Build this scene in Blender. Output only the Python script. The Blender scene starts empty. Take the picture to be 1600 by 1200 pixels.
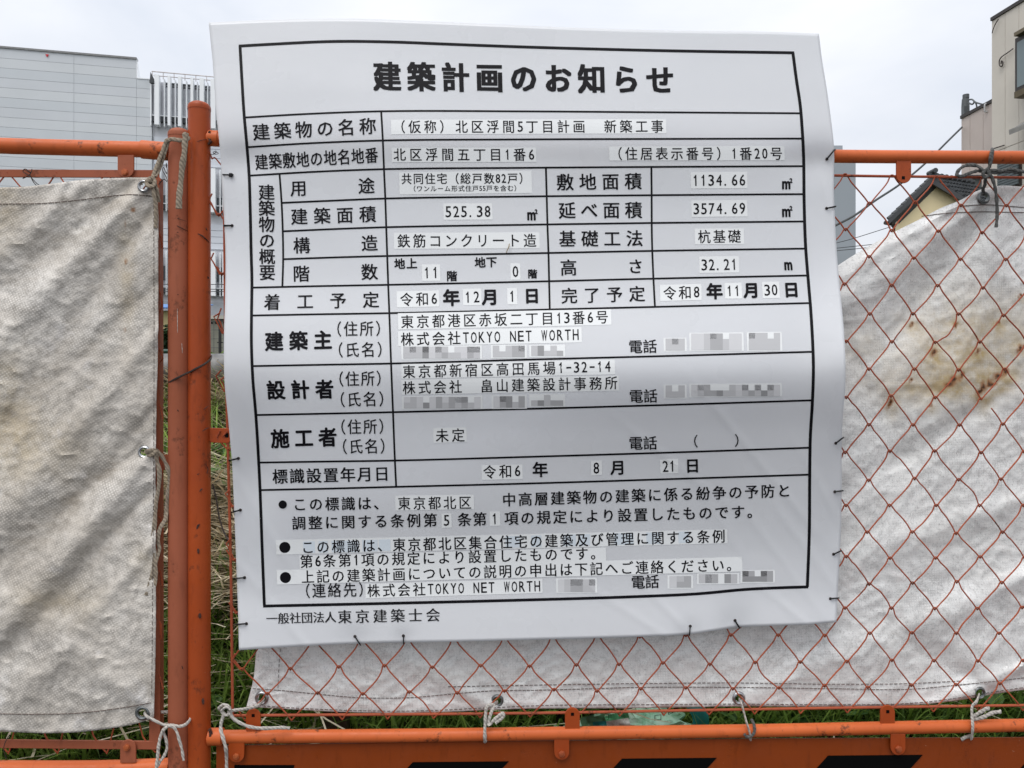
import bpy, math, random
import numpy as np
from mathutils import Vector, Matrix, noise
random.seed(7); RNG = np.random.default_rng(7)
S = bpy.context.scene
COL = S.collection

# ---------------------------------------------------------------- camera, sky, sun, exposure
H0, FPX = 1.5, 1200.0                      # eye height; focal length for a 1600 px wide frame
cam = bpy.data.cameras.new('camera'); cam.lens = 27.0; cam.sensor_width = 36.0
cam.clip_start = 0.05; cam.clip_end = 3000
camo = bpy.data.objects.new('camera', cam); COL.objects.link(camo)
camo.location = (0, 0, H0); camo.rotation_euler = (math.radians(90), 0, 0)
S.camera = camo

SUN_EL, SUN_AZ = 64.0, 205.0               # bright patch of the overcast, behind the camera
world = bpy.data.worlds.new('World'); S.world = world; world.use_nodes = True
nt = world.node_tree; nt.nodes.clear()
out = nt.nodes.new('ShaderNodeOutputWorld'); bgn = nt.nodes.new('ShaderNodeBackground')
sky = nt.nodes.new('ShaderNodeTexSky'); sky.sky_type = 'NISHITA'; sky.sun_disc = False
sky.sun_elevation = math.radians(SUN_EL); sky.sun_rotation = math.radians(SUN_AZ)
sky.air_density = 1.0; sky.dust_density = 3.0
sc_ = nt.nodes.new('ShaderNodeVectorMath'); sc_.operation = 'SCALE'; sc_.inputs['Scale'].default_value = 0.10
nt.links.new(sky.outputs[0], sc_.inputs[0])
tc = nt.nodes.new('ShaderNodeTexCoord')
cl = nt.nodes.new('ShaderNodeTexNoise'); cl.inputs['Scale'].default_value = 2.2; cl.inputs['Detail'].default_value = 5
cl.inputs['Roughness'].default_value = 0.5; cl.inputs['Distortion'].default_value = 0.4
mp = nt.nodes.new('ShaderNodeMapping'); mp.inputs['Scale'].default_value = (1, 1, 2.2)
nt.links.new(tc.outputs['Generated'], mp.inputs[0]); nt.links.new(mp.outputs[0], cl.inputs['Vector'])
cr = nt.nodes.new('ShaderNodeValToRGB')
cr.color_ramp.elements[0].position = 0.34; cr.color_ramp.elements[0].color = (0.60, 0.635, 0.70, 1)
cr.color_ramp.elements[1].position = 0.62; cr.color_ramp.elements[1].color = (0.755, 0.768, 0.80, 1)
nt.links.new(cl.outputs['Fac'], cr.inputs[0])
mx = nt.nodes.new('ShaderNodeMix'); mx.data_type = 'RGBA'; mx.inputs[0].default_value = 0.93   # cloud cover
nt.links.new(sc_.outputs[0], mx.inputs[6]); nt.links.new(cr.outputs[0], mx.inputs[7])
# an overcast sky brightens gently towards the zenith
sx = nt.nodes.new('ShaderNodeSeparateXYZ'); nt.links.new(tc.outputs['Generated'], sx.inputs[0])
mr = nt.nodes.new('ShaderNodeMapRange'); mr.inputs[1].default_value = 0; mr.inputs[2].default_value = 1
mr.inputs[3].default_value = 0.93; mr.inputs[4].default_value = 1.42; nt.links.new(sx.outputs[2], mr.inputs[0])
nt.links.new(mx.outputs[2], bgn.inputs[0]); nt.links.new(mr.outputs[0], bgn.inputs[1])
nt.links.new(bgn.outputs[0], out.inputs[0])
sl = bpy.data.lights.new('sun', 'SUN'); sl.energy = 1.5; sl.angle = math.radians(38); sl.color = (1.0, 0.975, 0.94)
so = bpy.data.objects.new('sun', sl); COL.objects.link(so); so.location = (0, -5, 12)
el, az = math.radians(SUN_EL), math.radians(SUN_AZ)
d_ = Vector((math.cos(el) * math.sin(az), math.cos(el) * math.cos(az), math.sin(el)))
so.rotation_euler = d_.to_track_quat('Z', 'Y').to_euler()
S.view_settings.view_transform = 'Standard'; S.view_settings.look = 'None'
S.view_settings.exposure = 0.32; S.view_settings.gamma = 1.0; S.view_settings.use_curve_mapping = False

# ---------------------------------------------------------------- geometry helpers
def W(px, py, Y):
    return Vector(((px - 800) / FPX * Y, Y, H0 + (600 - py) / FPX * Y))
def interp(x, xs, ys):
    return float(np.interp(x, xs, ys))
def smooth_interp(x, xs, ys):
    """monotone cubic-ish (Catmull) interpolation through points"""
    n = len(xs)
    if x <= xs[0]: return ys[0] + (x - xs[0]) * (ys[1] - ys[0]) / (xs[1] - xs[0])
    if x >= xs[-1]: return ys[-1] + (x - xs[-1]) * (ys[-1] - ys[-2]) / (xs[-1] - xs[-2])
    i = max(k for k in range(n - 1) if xs[k] <= x)
    h = xs[i + 1] - xs[i]; t = (x - xs[i]) / h
    def tan(k):
        a = (ys[k] - ys[k - 1]) / (xs[k] - xs[k - 1]) if k > 0 else None
        b = (ys[k + 1] - ys[k]) / (xs[k + 1] - xs[k]) if k < n - 1 else None
        if a is None: return b
        if b is None: return a
        return 0.5 * (a + b)
    m0, m1 = tan(i) * h, tan(i + 1) * h
    return ((2*t**3 - 3*t**2 + 1) * ys[i] + (t**3 - 2*t**2 + t) * m0 + (-2*t**3 + 3*t**2) * ys[i+1] + (t**3 - t**2) * m1)
# the fence stands in a vertical plane turned slightly away to the right
def FY(px): return 1.142 / (1 - 0.0483 * (px - 800) / FPX)
FN = Vector((0.0483, -1, 0)).normalized()          # points toward the viewer
FT = Vector((1, 0.0483, 0)).normalized()
def F(px, py, off=0.0):
    a = (px - 800) / FPX
    # plane through off metres toward the viewer
    Y = (1.142 - off * 1.00117) / (1 - 0.0483 * a)
    return W(px, py, Y)

class MB:
    def __init__(s): s.v = []; s.f = []; s.m = []
    def add(s, vs, fs, mi=0):
        b = len(s.v); s.v += [tuple(x) for x in vs]; s.f += [tuple(b + i for i in f) for f in fs]; s.m += [mi] * len(fs)
    def box(s, c, sx, sy, sz, R=None, mi=0):
        c = Vector(c); vs = []
        for x in (-.5, .5):
            for y in (-.5, .5):
                for z in (-.5, .5):
                    p = Vector((x * sx, y * sy, z * sz))
                    if R is not None: p = R @ p
                    vs.append(c + p)
        s.add(vs, [(0,1,3,2),(4,6,7,5),(0,4,5,1),(2,3,7,6),(0,2,6,4),(1,5,7,3)], mi)
    def prism(s, poly, d, mi=0):
        """polygon (list of Vectors) extruded by vector d"""
        n = len(poly); d = Vector(d)
        vs = [Vector(p) for p in poly] + [Vector(p) + d for p in poly]
        fs = [tuple(range(n))[::-1], tuple(range(n, 2 * n))] + [(i, (i+1) % n, n + (i+1) % n, n + i) for i in range(n)]
        s.add(vs, fs, mi)
    def tube(s, pts, r, sides=8, flat=1.0, mi=0, cap=True, closed=False, twist=0.0):
        pts = [Vector(p) for p in pts]; n = len(pts)
        if not callable(r): rr = lambda t, r=r: r
        else: rr = r
        up = None; rings = []
        for i, p in enumerate(pts):
            if closed: t = pts[(i+1) % n] - pts[i-1]
            else: t = pts[min(i+1, n-1)] - pts[max(i-1, 0)]
            if t.length < 1e-9: t = Vector((0, 0, 1))
            t.normalize()
            if up is None:
                up = Vector((0, -1, 0))
                if abs(t.dot(up)) > .9: up = Vector((1, 0, 0))
            up = (up - t * up.dot(t))
            if up.length < 1e-6: up = t.orthogonal()
            up.normalize(); sd = t.cross(up)
            R = rr(i / max(1, n - 1)); ring = []
            for k in range(sides):
                a = 2 * math.pi * k / sides + twist * i
                ring.append(p + sd * (math.cos(a) * R) + up * (math.sin(a) * R * flat))
            rings.append(ring)
        vs = [q for ring in rings for q in ring]; fs = []
        m = n if closed else n - 1
        for i in range(m):
            for k in range(sides):
                a, b = i * sides + k, i * sides + (k+1) % sides
                j = (i + 1) % n
                fs.append((a, b, j * sides + (k+1) % sides, j * sides + k))
        if cap and not closed:
            fs.append(tuple(range(sides))[::-1]); fs.append(tuple((n-1) * sides + k for k in range(sides)))
        s.add(vs, fs, mi)
    def grid(s, P, nu, nv, mi=0, thick=None):
        b = len(s.v)
        vs = [P(i / nu, j / nv) for j in range(nv + 1) for i in range(nu + 1)]
        fs = [(j*(nu+1)+i, (j+1)*(nu+1)+i, (j+1)*(nu+1)+i+1, j*(nu+1)+i+1) for j in range(nv) for i in range(nu)]
        s.add(vs, fs, mi)
    def build(s, name, mat, parent=None, smooth=True, bevel=0, **props):
        me = bpy.data.meshes.new(name); me.from_pydata([tuple(v) for v in s.v], [], s.f); me.update()
        mats = mat if isinstance(mat, (list, tuple)) else [mat]
        for m_ in mats: me.materials.append(m_)
        if len(mats) > 1: me.polygons.foreach_set('material_index', s.m)
        if smooth:
            me.polygons.foreach_set('use_smooth', [True] * len(me.polygons))
            try: me.set_sharp_from_angle(angle=math.radians(38))
            except Exception: pass
        o = bpy.data.objects.new(name, me); COL.objects.link(o)
        if bevel:
            b = o.modifiers.new('bevel', 'BEVEL'); b.width = bevel; b.segments = 2; b.limit_method = 'ANGLE'
        if parent is not None:
            o.parent = parent; o.matrix_parent_inverse = parent.matrix_world.inverted() if False else Matrix.Translation(-parent.location)
        for k, v in props.items(): o[k] = v
        return o
def thing(name, label, cat, loc, group=None):
    o = bpy.data.objects.new(name, None); COL.objects.link(o); o.empty_display_size = 0.05
    o.location = loc; o['label'] = label; o['category'] = cat
    if group: o['group'] = group
    return o
def catmull(pts, per=6, closed=False):
    pts = [Vector(p) for p in pts]; n = len(pts); o = []
    m = n if closed else n - 1
    for i in range(m):
        if closed: p0, p1, p2, p3 = pts[i-1], pts[i], pts[(i+1) % n], pts[(i+2) % n]
        else: p0, p1, p2, p3 = pts[max(i-1, 0)], pts[i], pts[i+1], pts[min(i+2, n-1)]
        for k in range(per):
            t = k / per
            o.append(0.5 * ((2*p1) + (p2-p0)*t + (2*p0-5*p1+4*p2-p3)*t*t + (3*p1-p0-3*p2+p3)*t**3))
    if not closed: o.append(pts[-1])
    return o

# ---------------------------------------------------------------- materials
def s2l(c): return tuple(((x/255.)/12.92 if x/255. <= .04045 else ((x/255.+.055)/1.055)**2.4) for x in c) + (1,)
class NT:
    def __init__(s, name):
        s.mat = bpy.data.materials.new(name); s.mat.use_nodes = True; s.t = s.mat.node_tree
        s.b = s.t.nodes['Principled BSDF']; s.tc = s.t.nodes.new('ShaderNodeTexCoord')
        s.P = s.t.nodes.new('ShaderNodeNewGeometry').outputs['Position']
    def noise(s, scale, detail=4, rough=.55, vec=None, stretch=None, dist=0):
        n = s.t.nodes.new('ShaderNodeTexNoise'); n.inputs['Scale'].default_value = scale
        n.inputs['Detail'].default_value = detail; n.inputs['Roughness'].default_value = rough
        n.inputs['Distortion'].default_value = dist
        v = vec or s.P
        if stretch:
            m = s.t.nodes.new('ShaderNodeMapping'); m.inputs['Scale'].default_value = stretch
            s.t.links.new(v, m.inputs[0]); v = m.outputs[0]
        s.t.links.new(v, n.inputs['Vector']); return n.outputs['Fac']
    def ramp(s, f, p0, p1, c0=0, c1=1):
        r = s.t.nodes.new('ShaderNodeMapRange'); r.inputs[1].default_value = p0; r.inputs[2].default_value = p1
        r.inputs[3].default_value = c0; r.inputs[4].default_value = c1
        s.t.links.new(f, r.inputs[0]); return r.outputs[0]
    def mix(s, f, a, b, mode='MIX'):
        m = s.t.nodes.new('ShaderNodeMix'); m.data_type = 'RGBA'; m.blend_type = mode
        for i, x in ((0, f), (6, a), (7, b)):
            if hasattr(x, 'links') or isinstance(x, bpy.types.NodeSocket): s.t.links.new(x, m.inputs[i])
            else: m.inputs[i].default_value = x
        return m.outputs[2]
    def math(s, op, a, b=None):
        m = s.t.nodes.new('ShaderNodeMath'); m.operation = op
        for i, x in enumerate((a, b)):
            if x is None: continue
            if isinstance(x, bpy.types.NodeSocket): s.t.links.new(x, m.inputs[i])
            else: m.inputs[i].default_value = x
        return m.outputs[0]
    def attr(s, n):
        a = s.t.nodes.new('ShaderNodeAttribute'); a.attribute_name = n; return a.outputs['Fac']
    def objrand(s):
        return s.t.nodes.new('ShaderNodeObjectInfo').outputs['Random']
    def set(s, k, v):
        if isinstance(v, bpy.types.NodeSocket): s.t.links.new(v, s.b.inputs[k])
        else: s.b.inputs[k].default_value = v
    def bump(s, h, strength=.3, dist=.001):
        b = s.t.nodes.new('ShaderNodeBump'); b.inputs['Strength'].default_value = strength; b.inputs['Distance'].default_value = dist
        s.t.links.new(h, b.inputs['Height'])
        s.t.links.new(b.outputs[0], s.b.inputs['Normal']); return b
def simple(name, c, rough=.6, var=.15, scale=8, metal=0, bump=0, bscale=200, spec=.5):
    m = NT(name); f = m.ramp(m.noise(scale), .3, .7)
    m.set('Base Color', m.mix(f, tuple(x*(1-var) for x in c[:3])+(1,), tuple(min(1, x*(1+var)) for x in c[:3])+(1,)))
    m.set('Roughness', rough); m.set('Metallic', metal); m.set('Specular IOR Level', spec)
    if bump: m.bump(m.noise(bscale), bump, .001)
    return m.mat
def paint(name, c, c2, rust=.5, rough=.42):
    m = NT(name)
    col = m.mix(m.ramp(m.noise(6, 5), .3, .7), c, c2)
    col = m.mix(m.ramp(m.noise(90, 4, .6, stretch=(1, 1, .25)), .56, .72, 0, .35), col, tuple(x*.45 for x in c[:3])+(1,))
    ru = m.math('MULTIPLY', m.ramp(m.noise(30, 6, .68, stretch=(1, 1, .6)), .575, .62), m.ramp(m.noise(160, 3, .6), .42, .6))
    col = m.mix(m.math('MULTIPLY', ru, rust), col, (.055, .022, .012, 1))
    col = m.mix(m.ramp(m.noise(260, 2, .5), .75, .80, 0, .4), col, (.5, .3, .2, 1))
    m.set('Base Color', col); m.set('Specular IOR Level', .28); m.set('Roughness', m.ramp(m.noise(40), .3, .7, rough-.08, rough+.15))
    m.bump(m.math('ADD', m.noise(120, 5, .6), m.math('MULTIPLY', ru, -1.5)), .22, .0008)
    return m.mat
ORANGE = paint('orange_paint', (.40, .070, .012, 1), (.31, .052, .011, 1))
RAIL = paint('orange_rail_paint', (.62, .138, .036, 1), (.48, .098, .024, 1), rust=.8)
FADED = paint('faded_orange_paint', (.37, .108, .055, 1), (.29, .082, .038, 1), rust=.5, rough=.6)
WIRE = paint('orange_wire_paint', (.43, .095, .038, 1), (.27, .06, .030, 1), rust=.9, rough=.5)
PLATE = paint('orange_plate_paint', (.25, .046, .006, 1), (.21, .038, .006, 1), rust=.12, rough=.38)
SOFF = simple('cream_soffit', (.42, .35, .20), .8, .1, 4)
BLACKP = simple('black_plate_paint', (.0022, .0022, .0022), .6, .2, spec=.08)
RUSTY = simple('rust_weld', (.06, .02, .012), .85, .5, 300, bump=.6, bscale=500)
DARKW = simple('dark_wire', (.035, .022, .018), .6, .5, 200)
BOLT = paint('bolt_paint', (.50, .13, .04, 1), (.3, .07, .03, 1), rust=.9)
ZIP = simple('black_zip_tie_plastic', (.006, .006, .007), .4, .3, 60, spec=.25)
EYE = simple('eyelet_metal', (.42, .43, .44), .32, .25, 120, metal=.9)
GALV = simple('galvanised_steel', (.15, .148, .145), .5, .45, 18, metal=.1, bump=.2, bscale=90)
INK = simple('printed_ink', (.0055, .005, .007), .5, .1, spec=.14)
INKG = simple('printed_ink_serif', (.018, .018, .02), .5, .1, spec=.14)

def mk_sheet():
    m = NT('notice_vinyl')
    col = m.mix(m.ramp(m.noise(5), .3, .7), (.86, .872, .892, 1), (.88, .888, .905, 1))
    col = m.mix(m.ramp(m.noise(420, 2, .5), .76, .80, 0, .5), col, (.45, .42, .4, 1))
    m.set('Base Color', col); m.set('Roughness', m.ramp(m.noise(9), .3, .7, .24, .34)); m.set('Specular IOR Level', .5)
    m.bump(m.noise(14, 3), .06, .01)
    t = m.t; tl = t.nodes.new('ShaderNodeBsdfTranslucent'); tl.inputs[0].default_value = (.80, .81, .84, 1); ms = t.nodes.new('ShaderNodeMixShader'); ms.inputs[0].default_value = .33
    o = t.nodes['Material Output']; t.links.new(m.b.outputs[0], ms.inputs[1]); t.links.new(tl.outputs[0], ms.inputs[2]); t.links.new(ms.outputs[0], o.inputs[0])
    return m.mat
VINYL = mk_sheet()
STRIP = simple('label_tape', (.82, .835, .835), .55, .03, 10)
BLUR = [simple('faint_grey_print_%s' % n, (v, v, v * 1.02), .6, .04) for n, v in (('light', .63), ('mid', .53), ('dark', .41), ('deep', .30))]

def mk_tarp(name, base, dirt, weave=1.0, right=False):
    m = NT(name)
    P = m.P
    col = m.mix(m.ramp(m.noise(7, 8, .62), .33, .68), base, dirt)
    # streaky grime running along the folds
    mp_ = m.t.nodes.new('ShaderNodeMapping'); mp_.inputs['Rotation'].default_value = (0, math.radians(45 if not right else 18), 0)
    mp_.inputs['Scale'].default_value = (14, 1, 34) if not right else (3, 1, 30)
    m.t.links.new(P, mp_.inputs[0])
    g = m.noise(1.3, 7, .68, vec=mp_.outputs[0])
    col = m.mix(m.ramp(g, .46, .72, 0, .42 if not right else .25), col, tuple(x*.55 for x in dirt[:3])+(1,))
    col = m.mix(m.ramp(m.noise(70, 6, .72), .50, .72, 0, .55 if not right else .4), col, tuple(x*.42 for x in dirt[:3])+(1,))
    col = m.mix(m.ramp(m.noise(24, 7, .6), .60, .74, 0, .7), col, (.84, .81, .79, 1))
    col = m.mix(m.ramp(m.noise(330, 4, .7), .55, .66, 0, .5), col, tuple(x*.40 for x in dirt[:3])+(1,))
    rg = m.noise(11, 9, .72, dist=.6); rg = m.math('ABSOLUTE', m.math('SUBTRACT', rg, .5))
    col = m.mix(m.ramp(rg, 0, .012, .55, 0), col, tuple(x*.5 for x in dirt[:3])+(1,))
    # weave
    def wv(ax, rot):
        w = m.t.nodes.new('ShaderNodeTexWave'); w.wave_type = 'BANDS'; w.bands_direction = ax
        w.inputs['Scale'].default_value = 82 * weave; w.inputs['Distortion'].default_value = 1.2; w.inputs['Detail'].default_value = 2
        w.inputs['Detail Scale'].default_value = .4
        mm = m.t.nodes.new('ShaderNodeMapping'); mm.inputs['Rotation'].default_value = (0, math.radians(rot), 0)
        m.t.links.new(P, mm.inputs[0]); m.t.links.new(mm.outputs[0], w.inputs['Vector']); return w.outputs['Fac']
    wx, wz = wv('X', 32 if not right else 2), wv('Z', 32 if not right else 2)
    weav = m.math('MULTIPLY', wx, wz)
    spk = m.math('MULTIPLY', m.ramp(weav, .1, .6, 1, 0), m.ramp(m.noise(16, 5, .7), .40, .66))
    col = m.mix(m.math('MULTIPLY', spk, .55 if not right else .22), col, tuple(x*.38 for x in dirt[:3])+(1,))
    # stains carried by the cloth itself
    st = m.attr('ochre'); n1 = m.noise(38, 6, .7)
    col = m.mix(m.math('MULTIPLY', st, m.ramp(n1, .2, .6)), col, (.50, .38, .19, 1))
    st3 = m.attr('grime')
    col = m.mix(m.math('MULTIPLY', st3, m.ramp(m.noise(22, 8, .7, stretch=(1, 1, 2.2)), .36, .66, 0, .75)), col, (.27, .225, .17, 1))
    st2 = m.attr('rust')
    rr = m.ramp(m.math('ADD', st2, m.math('MULTIPLY', m.noise(90, 6, .75), .7)), .62, 1.15)
    col = m.mix(rr, col, (.27, .11, .032, 1))
    col = m.mix(m.ramp(st2, .70, .95), col, (.03, .014, .01, 1))
    m.set('Base Color', col); m.set('Roughness', .6 if not right else .42)
    m.set('Specular IOR Level', .35)
    h = m.math('ADD', m.math('MULTIPLY', weav, .30 if not right else .12), m.math('MULTIPLY', m.noise(48, 9, .68, dist=.4), 1.5))
    m.bump(h, .46 if not right else .36, .0017)
    return m.mat
TARPL = mk_tarp('weathered_grey_tarp', (.84, .80, .745, 1), (.58, .53, .465, 1))
TARPR = mk_tarp('white_tarp', (.915, .92, .905, 1), (.80, .80, .775, 1), right=True)
THREAD = simple('hem_thread', (.10, .07, .06), .8, .5, 200)
def mk_rope(name, c):
    m = NT(name)
    w = m.t.nodes.new('ShaderNodeTexWave'); w.inputs['Scale'].default_value = 95; w.bands_direction = 'DIAGONAL'; w.inputs['Distortion'].default_value = 3
    m.t.links.new(m.P, w.inputs['Vector'])
    f = m.math('MULTIPLY', w.outputs['Fac'], m.noise(300, 3))
    f2 = m.noise(120, 5, .7)
    m.set('Base Color', m.mix(m.ramp(m.math('ADD', m.math('MULTIPLY', f, .5), f2), .4, .8), tuple(x*.6 for x in c)+(1,), tuple(c)+(1,)))
    m.set('Roughness', .85); m.bump(m.math('ADD', m.math('MULTIPLY', w.outputs['Fac'], .6), m.math('MULTIPLY', f2, .8)), .8, .0010); return m.mat
ROPEW = mk_rope('white_cord', (.56, .52, .47)); ROPEB = mk_rope('brown_weathered_cord', (.33, .27, .20)); ROPEK = mk_rope('dark_grey_cord', (.10, .10, .095))

# ---------------------------------------------------------------- ground and bank
def bank_z(x, y):
    z = interp(y, [-60, 1.255, 1.285, 1.7, 2.1, 2.5, 2.9, 3.6, 8, 20, 60, 800], [0, 0, .79, 1.02, 1.21, 1.36, 1.465, 1.44, 1.42, 1.4, 1.4, 1.4])
    if 1.29 < y < 8: z += .035 * noise.noise(Vector((x * 2.2, y * 2.2, 0))) + .012 * noise.noise(Vector((x * 9, y * 9, 3)))
    return z
def mk_soil():
    m = NT('bank_soil'); c = m.mix(m.ramp(m.noise(14, 8, .7), .35, .65), (.028, .022, .014, 1), (.075, .062, .04, 1))
    c = m.mix(m.ramp(m.noise(5, 6, .7), .45, .6), c, (.025, .05, .012, 1))
    m.set('Base Color', c); m.set('Roughness', .95); m.bump(m.noise(60, 8, .7), .8, .01); return m.mat
ys = [-60, -20, -5, -1, .5, 1.0, 1.255, 1.285, 1.32, 1.36] + [1.36 + .09 * k for k in range(1, 26)] + [4.2, 5, 6, 8, 12, 20, 40, 80, 200, 800]
xs = [-900, -200, -60, -20, -8, -4] + [-2.6 + .1 * k for k in range(56)] + [4, 8, 20, 60, 200, 900]
b = MB(); b.add([(x, y, bank_z(x, y)) for y in ys for x in xs],
    [(j*len(xs)+i, j*len(xs)+i+1, (j+1)*len(xs)+i+1, (j+1)*len(xs)+i) for j in range(len(ys)-1) for i in range(len(xs)-1)])
b.build('ground', mk_soil(), kind='structure')
def mk_asphalt():
    m = NT('asphalt'); m.set('Base Color', m.mix(m.ramp(m.noise(300, 3), .3, .7), (.035, .035, .037, 1), (.075, .074, .072, 1)))
    m.set('Roughness', .9); m.bump(m.noise(400, 4), .6, .003); return m.mat
b = MB(); b.prism([Vector((-60, -12, .004)), Vector((60, -12, .004)), Vector((60, 1.2, .004)), Vector((-60, 1.2, .004))], (0, 0, .004))
b.build('road', mk_asphalt(), smooth=False, kind='structure')

# ---------------------------------------------------------------- vegetation on the bank
def mk_leaf(name, a, c, tr=.25):
    m = NT(name); r = m.attr('tint')
    m.set('Base Color', m.mix(r, a, c)); m.set('Roughness', .5); m.set('Specular IOR Level', .3)
    m.set('Transmission Weight', 0.0)
    t = m.t; tl = t.nodes.new('ShaderNodeBsdfTranslucent'); ms = t.nodes.new('ShaderNodeMixShader'); ms.inputs[0].default_value = tr
    t.links.new(m.b.inputs['Base Color'].links[0].from_socket, tl.inputs[0])
    o = t.nodes['Material Output']; t.links.new(m.b.outputs[0], ms.inputs[1]); t.links.new(tl.outputs[0], ms.inputs[2]); t.links.new(ms.outputs[0], o.inputs[0])
    return m.mat
GRASSM = mk_leaf('grass_blade', (.09, .17, .03, 1), (.33, .48, .10, 1), .45)
LEAFM = mk_leaf('weed_leaf', (.07, .15, .045, 1), (.18, .31, .10, 1), .25)
STRAWM = mk_leaf('dry_straw', (.38, .30, .19, 1), (.82, .73, .55, 1), .15)
def blades(name, n, mat, length, width, region, flat=0.0, dens=None, label=''):
    V, Fc, T = [], [], []
    k = 0
    while k < n:
        x = RNG.uniform(*region[0]); y = RNG.uniform(*region[1])
        if dens and RNG.random() > dens(x, y): continue
        k += 1
        z = bank_z(x, y) - .004
        L = RNG.uniform(*length); w = RNG.uniform(*width) * .5; a = RNG.uniform(0, 2 * math.pi)
        lean = RNG.uniform(.15, .9) if flat == 0 else RNG.uniform(1.2, 1.55)
        curl = RNG.uniform(.3, 1.5) if flat == 0 else RNG.uniform(-.3, .3)
        d = np.array([math.cos(a), math.sin(a)]); s = np.array([-d[1], d[0]])
        p = np.array([x, y, z + (RNG.uniform(0, .05) if flat else 0)]); tint = RNG.random(); seg = 5 if flat == 0 else 3
        base = len(V)
        for i in range(seg + 1):
            t = i / seg; ang = lean + curl * t
            ww = w * (1 - t**1.8) * (1 if t > 0 else .7) + .0002 if flat == 0 else w
            V.append((p[0] + s[0]*ww, p[1] + s[1]*ww, p[2])); V.append((p[0] - s[0]*ww, p[1] - s[1]*ww, p[2]))
            T += [tint, tint]
            st = L / seg
            p = p + np.array([d[0]*math.sin(ang)*st, d[1]*math.sin(ang)*st, math.cos(ang)*st])
        for i in range(seg): Fc.append((base+2*i, base+2*i+1, base+2*i+3, base+2*i+2))
    me = bpy.data.meshes.new(name); me.from_pydata(V, [], Fc); me.materials.append(mat)
    at = me.attributes.new('tint', 'FLOAT', 'POINT'); at.data.foreach_set('value', T)
    o = bpy.data.objects.new(name, me); COL.objects.link(o); o['kind'] = 'stuff'; o['label'] = label; o['category'] = name.replace('_', ' ')
    return o
def strawd(x, y):
    py = 600 + 1200 * (H0 - bank_z(x, y)) / y
    return 1.0 if (760 < py < 960 or py < 650) else .12
def grassd(x, y):
    py = 600 + 1200 * (H0 - bank_z(x, y)) / y
    v = .5 + .9 * noise.noise(Vector((x * 5, y * 5, 9)))
    if .05 < x < .31 and y < 1.42: return 0.0
    if 770 < py < 930: return .08
    if py < 640: return .25
    return max(.15, v)
BR = ((-1.9, 2.6), (1.36, 3.0))
blades('grass', 15000, GRASSM, (.07, .22), (.003, .0075), BR, dens=grassd, label='long green grass growing on the bank behind the orange fence')
blades('grass_near', 10000, GRASSM, (.06, .17), (.003, .007), ((-1.6, 1.6), (1.286, 1.55)), dens=lambda x, y: 0.0 if (.05 < x < .31 and y < 1.42) else .9, label='green grass at the foot of the bank, just behind the bottom rail')
bpy.data.objects['grass_near'].name = 'grass'
blades('dry_straw', 15000, STRAWM, (.08, .32), (.002, .005), ((-1.5, -.2), (1.36, 3.0)), flat=1, dens=strawd, label='dry straw and dead stalks lying on the bank beside the posts')
blades('dry_straw', 3500, STRAWM, (.08, .32), (.002, .005), ((-.2, 2.6), (1.36, 3.0)), flat=1, dens=strawd, label='dry straw and dead stalks on the bank behind the white tarpaulin')
# rounded weed leaves
V, Fc, T = [], [], []
for _ in range(4200):
    x = RNG.uniform(-1.9, 2.6); y = RNG.uniform(1.36, 2.9)
    py = 600 + 1200 * (H0 - bank_z(x, y)) / y
    if .05 < x < .31 and y < 1.42: continue
    if 790 < py < 930 and RNG.random() < .8: continue
    if noise.noise(Vector((x * 4, y * 4, 2))) < -.12: continue
    z = bank_z(x, y) + RNG.uniform(.01, .07); R = RNG.uniform(.007, .02); tint = RNG.random()
    rot = Matrix.Rotation(RNG.uniform(0, 6.28), 3, 'Z') @ Matrix.Rotation(RNG.uniform(-.9, .9), 3, 'X') @ Matrix.Rotation(RNG.uniform(-.5, .5), 3, 'Y')
    base = len(V); V.append((x, y, z)); T.append(tint)
    for k in range(7):
        a = 2 * math.pi * k / 7; q = rot @ Vector((math.cos(a) * R * 1.25, math.sin(a) * R, .25 * R * abs(math.sin(a))))
        V.append((x + q.x, y + q.y, z + q.z)); T.append(tint)
    for k in range(7): Fc.append((base, base + 1 + k, base + 1 + (k + 1) % 7))
me = bpy.data.meshes.new('weeds'); me.from_pydata(V, [], Fc); me.materials.append(LEAFM)
at = me.attributes.new('tint', 'FLOAT', 'POINT'); at.data.foreach_set('value', T)
o = bpy.data.objects.new('weeds', me); COL.objects.link(o); o['kind'] = 'stuff'; o['label'] = 'small round leaved weeds covering the bank'; o['category'] = 'weeds'

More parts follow.
